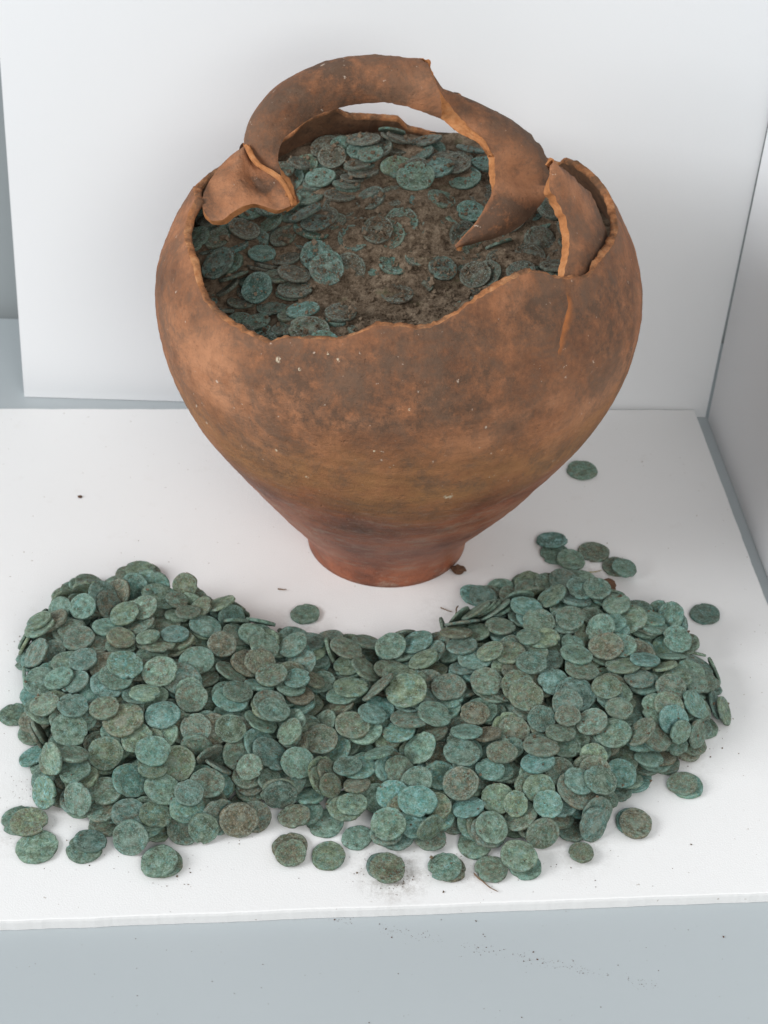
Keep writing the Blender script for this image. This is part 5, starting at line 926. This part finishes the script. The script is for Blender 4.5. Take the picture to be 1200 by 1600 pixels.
-640,473,2310,996,20,-65,58,108,15, 873,-326,2215,994,1,-103,47,92,22, -200,1057,2465,984,143,-14,104,96,19, -288,-1068,2180,988,0,0,157,105,23,
-901,773,2397,104,-123,987,3,132,23, -105,-1094,2196,824,46,47,562,126,22, 475,388,2307,89,-817,-565,-66,102,17, 125,429,2344,972,141,-45,-180,94,21,
765,-114,2217,957,92,-103,256,101,20, 755,399,2445,942,293,-160,-38,102,16,])
# loose coins lying flat on the board around the heap: picture x, y, radius in mm, height of centre in mm, tilt, tint, label
exec_loose = []
def tint(i, row, pot=False):
    """(brown crust, turquoise bloom, lightness) of a coin"""
    r = random.Random(i * 31 + (7 if pot else 0)); x = r.random()
    if pot: return (r.uniform(.05, .95), 0 if x < .85 else .25, r.uniform(-.5, -.15))  # colour also lowered to paint in the shade inside the pot
    px, py = pix(row)
    for sx_, sy_, b_, t_, v_ in SPECIAL:
        if (sx_, sy_) in TAKEN and TAKEN[(sx_, sy_)] == i: return (b_, t_, v_)
    v_ = r.gauss(.07, .20)
    if x < .13: return (r.uniform(.35, .7), 0.0, v_)
    if x < .25: return (0.0, r.uniform(.25, .6), v_ + .08)
    return (r.uniform(0, .5), r.uniform(-.2, .05), v_)
def pix(row):
    d = Vector(row[:3]) - cam_loc; z = d.dot(fwd); return 600 + FOC * d.dot(rgt) / z, 800 - FOC * d.dot(upv) / z
# coins of a colour of their own in the photograph: place, brown, turquoise, lightness
SPECIAL = [(750, 1148, 1.3, 0, .25), (482, 1097, 1.2, 0, -.1), (603, 1095, 0, .8, .15), (985, 1218, 0, .55, 0), (610, 1225, 0, .9, .35), (45, 1160, 0, .8, .1), (820, 922, 0, .6, .05), (535, 1108, .45, 0, .1),
           (384, 1290, .75, 0, -.05), (540, 1230, .6, 0, 0), (925, 1025, .1, .1, .15), (240, 1140, 0, .35, .05), (300, 980, .1, .2, .1), (885, 1245, .55, 0, .05), (180, 1120, .45, 0, .05), (815, 1190, 0, .5, .1), (645, 1250, 0, .55, .2), (460, 1140, .3, 0, .15)]
def take(rows):
    P = [pix(r) for r in rows[:NIND_H]]
    for s_ in SPECIAL:
        best = min((i for i in range(len(P)) if i not in TAKEN.values()), key=lambda i: (P[i][0] - s_[0]) ** 2 + (P[i][1] - s_[1]) ** 2); TAKEN[s_[:2]] = best
TAKEN = {}
def coin_obj(row, i, tn, group, M_=None):
    o = bpy.data.objects.new('coin', (M_ or CM)[(i * 7 + 3) % NV])
    o.location = row[:3]; o.rotation_mode = 'QUATERNION'; o.rotation_quaternion = Quaternion(row[3:7]).normalized()
    o.scale = (row[7], row[7], row[8]); o.color = (tn[0], tn[1], tn[2] + .5, 1)
    link(o); tag(o, None, 'coin', group); return o
FL_ = {}
def joined(name, rows, tints, ids):
    VV, CC, RR, BB, TT, VL, RE = [], [], [], [], [], [], []; base = 0; tot = []; faces = []
    for row_, (b_, t_, v_), i in zip(rows, tints, ids):
        key = (i * 7 + 3) % NV; V, F = CA[key]; Rm = np.array(Quaternion(row_[3:7]).normalized().to_matrix())
        VV.append((V * np.array([row_[7], row_[7], row_[8]])) @ Rm.T + row_[:3])
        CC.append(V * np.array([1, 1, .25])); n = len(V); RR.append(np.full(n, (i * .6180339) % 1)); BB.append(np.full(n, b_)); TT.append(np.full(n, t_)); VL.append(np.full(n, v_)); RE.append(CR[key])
        if key not in FL_: FL_[key] = (np.array([x for ff in F for x in ff]), np.array([len(ff) for ff in F]))
        a_, l_ = FL_[key]; faces.append(a_ + base); tot.append(l_); base += n
    VV = np.concatenate(VV); m = bpy.data.meshes.new(name); li = np.concatenate(faces); lt = np.concatenate(tot)
    m.vertices.add(len(VV)); m.vertices.foreach_set('co', VV.astype(np.float32).ravel())
    m.loops.add(len(li)); m.loops.foreach_set('vertex_index', li.astype(np.int32))
    m.polygons.add(len(lt)); m.polygons.foreach_set('loop_start', (np.cumsum(lt) - lt).astype(np.int32)); m.update(calc_edges=True)
    m.polygons.foreach_set('use_smooth', np.ones(len(lt), dtype=bool)); m.materials.append(COIN)
    a_ = m.attributes.new('cc', 'FLOAT_VECTOR', 'POINT'); a_.data.foreach_set('vector', np.concatenate(CC).astype(np.float32).ravel())
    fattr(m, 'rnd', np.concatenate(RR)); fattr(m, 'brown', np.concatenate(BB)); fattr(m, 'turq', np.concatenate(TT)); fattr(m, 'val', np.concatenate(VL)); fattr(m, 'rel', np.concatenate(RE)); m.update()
    o = link(bpy.data.objects.new(name, m)); o.color = (0, 0, .5, 1); return o
NIND_H, NIND_P = 250, 50
#@@COINS@@
take(HEAP)
G_H, G_P = 'corroded coins spilled in a heap on the foam board', 'coins lying in the soil inside the broken pot'
hc = [(coin_obj(r_, i, tint(i, r_), G_H), r_, tint(i, r_)) for i, r_ in enumerate(HEAP[:NIND_H])]
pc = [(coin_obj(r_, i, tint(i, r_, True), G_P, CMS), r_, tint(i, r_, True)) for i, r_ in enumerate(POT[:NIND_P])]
ch = joined('coin_heap', HEAP[NIND_H:], [tint(i, HEAP[i]) for i in range(NIND_H, len(HEAP))], range(NIND_H, len(HEAP)))
tag(ch, 'smaller showing and half hidden green coins between the larger ones of the heap', 'coins', kind='stuff')
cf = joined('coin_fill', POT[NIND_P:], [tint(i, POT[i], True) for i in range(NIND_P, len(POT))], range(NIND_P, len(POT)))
cf.data.materials[0] = SOILED_SHADED
tag(cf, 'half buried soil-covered coins between the larger ones in the pot', 'coins', kind='stuff')

# ------------------------------------------------------------------ soil inside the pot
def fillz(x, y):
    return (.2165 + .036 * max(0, min(1, (y + .02) / .15)) ** 1.3 - .016 * max(0, min(1, (-x - .05) / .08)) + .006 * max(0, min(1, (x - .06) / .07)))
# the soil lies between and over the coins: their upper surface, smoothed, decides how high it stands
from mathutils.bvhtree import BVHTree
pv_, pf_ = [], []
for row_ in POT:
    b_ = len(pv_); Q_ = Quaternion(row_[3:7]).normalized(); c_ = Vector(row_[:3])
    for z in (-.5, .5):
        for k in range(12):
            a = k * math.pi / 6; pv_.append(c_ + Q_ @ Vector((row_[7] * math.cos(a), row_[7] * math.sin(a), z * row_[8])))
    pf_ += [tuple(b_ + k for k in range(11, -1, -1)), tuple(b_ + 12 + k for k in range(12))] + [(b_ + k, b_ + (k + 1) % 12, b_ + 12 + (k + 1) % 12, b_ + 12 + k) for k in range(12)]
coin_tree = BVHTree.FromPolygons(pv_, pf_); GN = 121; G0, GS = -.15, .30 / 120; HM = np.zeros((GN, GN))
for iy in range(GN):
    for ix in range(GN):
        x, y = G0 + ix * GS, G0 + iy * GS; h_ = coin_tree.ray_cast(Vector((x, y, .30)), Vector((0, 0, -1)), .2)
        HM[iy, ix] = h_[0].z if h_[0] is not None else fillz(x, y) + .001
K = 5; ker = np.exp(-np.arange(-K, K + 1) ** 2 / (2 * 2.4 ** 2)); ker /= ker.sum()
P_ = np.pad(HM, K, mode='edge'); P_ = sum(ker[k] * P_[k:k + GN, :] for k in range(2 * K + 1)); SMH = sum(ker[k] * P_[:, k:k + GN] for k in range(2 * K + 1))
def soilz(x, y):
    u, w_ = min(max((x - G0) / GS, 0), GN - 1.001), min(max((y - G0) / GS, 0), GN - 1.001); iu, iw = int(u), int(w_); fu, fw = u - iu, w_ - iw
    b_ = (SMH[iw, iu] * (1 - fu) + SMH[iw, iu + 1] * fu) * (1 - fw) + (SMH[iw + 1, iu] * (1 - fu) + SMH[iw + 1, iu + 1] * fu) * fw
    p = Vector((x, y, 0))
    kk = max(0, min(1, (1.25 - math.hypot((x - .020) / .062, (y - .004) / .072)) / .5))
    return b_ - .0019 - .0014 * max(sm(.04, .07, y), sm(.045, .075, -x)) + .0028 * kk + .0050 * noise.noise(p * 30 + Vector((4, 2, 0))) + .0016 * fbm(p * 70) + .0010 * fbm(p * 160, 5) + .0005 * noise.noise(p * 620)
v, f = [], []; NR, NS = 150, 360
v.append(Vector((LEAN * .22, 0, soilz(LEAN * .22, 0))))
for i in range(1, NR + 1):
    for k in range(NS):
        a = 2 * math.pi * k / NS; rr = (spl(.225) - TH * .55) * i / NR
        x, y = rr * math.cos(a) + LEAN * .22, rr * math.sin(a)
        z = soilz(x, y); lim = spl(z) - TH * .55
        if rr > lim: x = lim * math.cos(a) + LEAN * z; y = lim * math.sin(a)
        v.append(Vector((x, y, z)))
for k in range(NS): f.append((0, 1 + k, 1 + (k + 1) % NS))
for i in range(NR - 1):
    for k in range(NS): f.append((1 + i * NS + k, 1 + (i + 1) * NS + k, 1 + (i + 1) * NS + (k + 1) % NS, 1 + i * NS + (k + 1) % NS))
so = link(bpy.data.objects.new('soil_fill', mesh('soil_fill', v, f, [SOIL])))
tag(so, 'dark brown crumbly soil packed between the coins inside the pot', 'soil', kind='stuff')

# ------------------------------------------------------------------ labels that single each coin out
ORD = {2: ['left one', 'right one'], 3: ['leftmost', 'middle one', 'rightmost'], 4: ['leftmost', 'second from left', 'third from left', 'rightmost'], 5: ['leftmost', 'second from left', 'middle one', 'second from right', 'rightmost']}
def colour_word(tn):
    b_, t_, v_ = tn
    if b_ > 1: return 'sandy brown'
    if b_ > .33: return 'brown-crusted'
    if t_ > .22: return 'bright turquoise'
    if v_ > .14: return 'pale green'
    if v_ < -.20: return 'dark green'
    if b_ > .15: return 'olive green'
    return 'grey-green'
def pose_word(row):
    n = Quaternion(row[3:7]).normalized() @ Vector((0, 0, 1))
    if n.z < 0: n = -n
    if n.z > .95: return 'lying flat'
    d = 'forward' if -n.y > abs(n.x) else ('right' if n.x > abs(n.y) else ('left' if -n.x > abs(n.y) else 'backward'))
    if n.z < .5: return 'on edge facing ' + {'forward': 'forward', 'right': 'right', 'left': 'left', 'backward': 'back'}[d]
    return 'tilted ' + d
def size_word(row): return 'small ' if row[7] < .0088 else ('large ' if row[7] > .0117 else '')
def heap_zone(px, py, r):
    hz_ = ['outer left mound', 'central left mound', 'inner left mound', 'left saddle', 'right saddle', 'inner right mound', 'central right mound', 'outer right mound'][sum(px > q_ for q_ in (130, 280, 430, 560, 680, 820, 970))]
    vz = ['back edge', 'crest', 'upper slope', 'mid slope', 'lower slope', 'front foot'][sum(py > q_ for q_ in (975, 1050, 1125, 1195, 1265))]
    return 'on ' + vz + ' of ' + hz_
def pot_zone(px, py, r):
    v_ = ['by back rim', 'under the arch', 'mid pot', 'nearer pot front', 'by front rim'][sum(py > q_ for q_ in (240, 290, 350, 420))]
    h_ = ['far left', 'left', 'centre left', 'centre right', 'right', 'far right'][sum(px > q_ for q_ in (400, 480, 570, 650, 750))]
    return v_ + ', ' + h_
LOOSE = [(58, 1324, 'lone green coin flat on the board at the far left front corner of the heap'), (36, 1284, 'lone green coin flat on the board just behind the front left one'), (453, 1326, 'lone green coin flat on the board before the left mound, near the front'),
         (477, 962, 'lone green coin flat on the board between the two mounds, before the pot foot'), (909, 737, 'lone green coin farthest back on the board, right behind the pot'),
         (864, 853, 'green coin at the back left of the small cluster right of the pot foot'), (868, 870, 'green coin underneath the small cluster right of the pot foot'), (891, 883, 'green coin at the front of the small cluster right of the pot foot'), (927, 866, 'green coin at the right of the small cluster right of the pot foot'),
         (964, 896, 'left of three overlapping green coins behind the right mound'), (985, 899, 'middle of three overlapping green coins behind the right mound'), (1010, 895, 'right and top of three overlapping green coins behind the right mound'),
         (1101, 962, 'lone green coin flat on the board right of the right mound, near its back'), (1072, 1230, 'lone green coin flat on the board before the outer end of the right mound')]
def label_all(items, zone):
    B = {}
    for o, row, tn in items:
        px, py = pix(row); lab = None
        if zone is heap_zone and row[2] < .008:
            for lx, ly, tx in LOOSE:
                if math.hypot(px - lx, py - ly) < 9 and tx not in USED: lab = tx; USED.add(tx); break
        if lab: o['label'] = lab; continue
        B.setdefault('%s%s coin %s %s' % (size_word(row), colour_word(tn), pose_word(row), zone(px, py, row)), []).append((px, py, o))
    for k, L in B.items():
        L.sort(key=lambda q_: q_[0]); n = len(L)
        for i, (px, py, o) in enumerate(L):
            O_ = ['leftmost', 'second from left', 'third from left', 'fourth from left', 'fifth from left', 'sixth from left', 'seventh from left', 'eighth from left']
            t_ = k if n == 1 else k + ', ' + (ORD[n][i] if n in ORD else 'rightmost' if i == n - 1 else O_[min(i, 7)])
            o['label'] = t_
            if len(t_.split()) > 16: print('LONG', t_)
USED = set()
label_all(hc, heap_zone); label_all(pc, pot_zone)

# ------------------------------------------------------------------ earth crumbs, twigs and clods
rng = random.Random(3)
bpy.context.view_layer.update(); dg = bpy.context.evaluated_depsgraph_get()
def crumbs(name, pts, m):
    v, f = [], []
    for p, s_ in pts:
        b_ = len(v); q_ = Quaternion((rng.random(), rng.random(), rng.random(), rng.random())).normalized()
        fx = [rng.uniform(.6, 1.2) for _ in range(3)]
        for x in (-1, 1):
            for y in (-1, 1):
                for z in (-1, 1):
                    d = q_ @ Vector((x * fx[0], y * fx[1], z * fx[2])) * rng.uniform(.55, 1.1) * s_ * .6; v.append(p + d + Vector((0, 0, s_ * .3)))
        for a in ((0, 1, 3, 2), (4, 6, 7, 5), (0, 4, 5, 1), (2, 3, 7, 6), (0, 2, 6, 4), (1, 5, 7, 3)): f.append(tuple(b_ + k for k in a))
    return link(bpy.data.objects.new(name, mesh(name, v, f, [m], False)))
def drop(x, y, z0=.6):
    h_, l_, n_, i_, o_, m_ = sc.ray_cast(dg, Vector((x, y, z0)), Vector((0, 0, -1)))
    return (l_, o_.name) if h_ else (None, '')
pts = []
while len(pts) < 4200:
    a = rng.uniform(0, 6.28); r_ = .125 * math.sqrt(rng.random()); x, y = r_ * math.cos(a), r_ * math.sin(a)
    if rng.random() > (1 if math.hypot((x - .015) / .075, (y + .02) / .07) < 1 else .35): continue
    l_, nm = drop(x, y, .262 if y < .05 else .275)
    if l_ is None or l_.z > .262 or nm.startswith(('neck', 'shoulder', 'broken', 'pot')): continue
    s_ = min(.0030, .00045 * math.exp(abs(rng.gauss(0, .75)))); pts.append((l_, s_))
cr = crumbs('soil_crumbs', pts, SOIL); tag(cr, 'loose crumbs of brown soil strewn over coins inside the pot', 'soil crumbs', kind='stuff')
pts = []
for i in range(1100):                                               # dust on the heap
    r_ = HEAP[rng.randrange(len(HEAP))]; l_, nm = drop(r_[0] + rng.gauss(0, .01), r_[1] + rng.gauss(0, .01))
    if l_ is not None and l_.z < .08: pts.append((l_, min(.0016, .0003 * math.exp(abs(rng.gauss(0, .6))))))
for px, py, sg, n in ((617, 1375, 13, 130), (590, 1350, 30, 70), (60, 1250, 40, 110), (240, 1345, 35, 60), (740, 1360, 40, 60), (900, 1325, 60, 60), (470, 980, 20, 50), (920, 895, 10, 30), (1080, 1150, 40, 60), (90, 1000, 50, 60), (500, 1200, 350, 60), (500, 850, 380, 45), (700, 940, 40, 30)):
    for i in range(n):
        p = atz(px + rng.gauss(0, sg), py + rng.gauss(0, sg * .6))
        l_, nm = drop(p.x, p.y)
        if l_ is not None and abs(l_.z) < .01: pts.append((l_, min(.0008, .00018 * math.exp(abs(rng.gauss(0, .7))))))
cr = crumbs('earth_dust', pts, SOIL); tag(cr, 'fine brown earth grains scattered on the white board around the coins', 'earth grains', kind='stuff')
pts = []
for i in range(330):                                                # dotted dark scuff trail on the table front
    t_ = rng.random() ** 1.2; px = 510 + 520 * t_; py = 1432 + 108 * t_ + rng.gauss(0, 5)
    if noise.noise(Vector((t_ * 12, 0, 0))) > -.15: pts.append((atz(px, py, TZ), .00012 * math.exp(abs(rng.gauss(0, .6)))))
for i in range(40): pts.append((atz(rng.uniform(0, 1200), rng.uniform(1450, 1600), TZ), .0002 * math.exp(abs(rng.gauss(0, .5)))))
cr = crumbs('scuff_trail', pts, CLOD); tag(cr, 'thin diagonal trail of dark grit on the grey table before the board', 'scuffing', kind='stuff')
def twig(name, A, B, r0, m, label, cat, z=.0012, z1=None, bend=.05):
    a = atz(*A) + Vector((0, 0, z)); b = atz(*B) + Vector((0, 0, z if z1 is None else z1)); n = 14; v, f = [], []
    side_ = (b - a).cross(Vector((0, 0, 1))).normalized()
    for i in range(n + 1):
        t_ = i / n; c_ = a.lerp(b, t_) + side_ * (b - a).length * bend * (math.sin(t_ * 3.1) + .25 * math.sin(t_ * 11)); rr = r0 * (1 - .6 * t_) * (1 + .2 * math.sin(i * 2.1))
        if i in (0, n): rr *= .4
        for k in range(6):
            an = k * math.pi / 3; v.append(c_ + side_ * rr * math.cos(an) + Vector((0, 0, rr * math.sin(an))))
    for i in range(n):
        for k in range(6): f.append((i * 6 + k, i * 6 + (k + 1) % 6, (i + 1) * 6 + (k + 1) % 6, (i + 1) * 6 + k))
    f.append(tuple(range(5, -1, -1))); f.append(tuple(n * 6 + k for k in range(6)))
    o = link(bpy.data.objects.new(name, mesh(name, v, f, [m]))); tag(o, label, cat)
twig('twig', (740, 1366), (778, 1396), .0006, TWIG, 'thin brown twig lying on the board before the saddle of the heap', 'twig')
twig('twig', (688, 951), (706, 958), .0005, TWIG, 'tiny twig on the board behind the inner side of the right mound', 'twig')
twig('straw', (716, 950), (712, 992), .0006, TWIG, 'short brown stalk leaning on the back of the right mound', 'stalk', .002, .012)
twig('straw', (62, 1208), (112, 1180), .0008, TWIG, 'reddish brown stalk lying against the left foot of the heap', 'stalk', .006, .014)
twig('straw', (905, 897), (940, 893), .0007, STRAW, 'short pale straw on the board beside the small coin cluster', 'straw')
twig('seed_husk', (434, 922), (448, 923), .0006, TWIG, 'tiny dark husk on the bare board left of the pot foot', 'husk')
def clod(name, px, py, size, sq, label, cat, m=CLOD, z=0):
    c_ = atz(px, py) + Vector((0, 0, z + size * sq * .6)); v, f = [], []; A_, B_ = 9, 14
    for i in range(A_ + 1):
        for k in range(B_):
            th, ph = math.pi * i / A_, 2 * math.pi * k / B_; d = Vector((math.sin(th) * math.cos(ph), math.sin(th) * math.sin(ph) * .8, math.cos(th) * sq))
            v.append(c_ + d * size * (1 + .45 * noise.noise(d * 1.7 + c_ * 90) + .22 * noise.noise(d * 5 + c_ * 50)))
    for i in range(A_):
        for k in range(B_): f.append((i * B_ + k, (i + 1) * B_ + k, (i + 1) * B_ + (k + 1) % B_, i * B_ + (k + 1) % B_))
    o = link(bpy.data.objects.new(name, mesh(name, v, f, [m], False))); tag(o, label, cat)
clod('earth_clod', 716, 893, .0052, .6, 'small reddish brown lump of earth on the board beside the pot foot', 'clod')
clod('earth_clod', 945, 931, .0062, .8, 'dark brown lump of earth at the back of the right mound', 'clod', z=.006)
clod('dry_leaf_bit', 108, 919, .0058, .28, 'crumpled dark red leaf fragment behind the left mound', 'leaf bit')
clod('earth_clod', 125, 777, .0016, .6, 'tiny dark speck of earth on the bare back left of the board', 'clod')
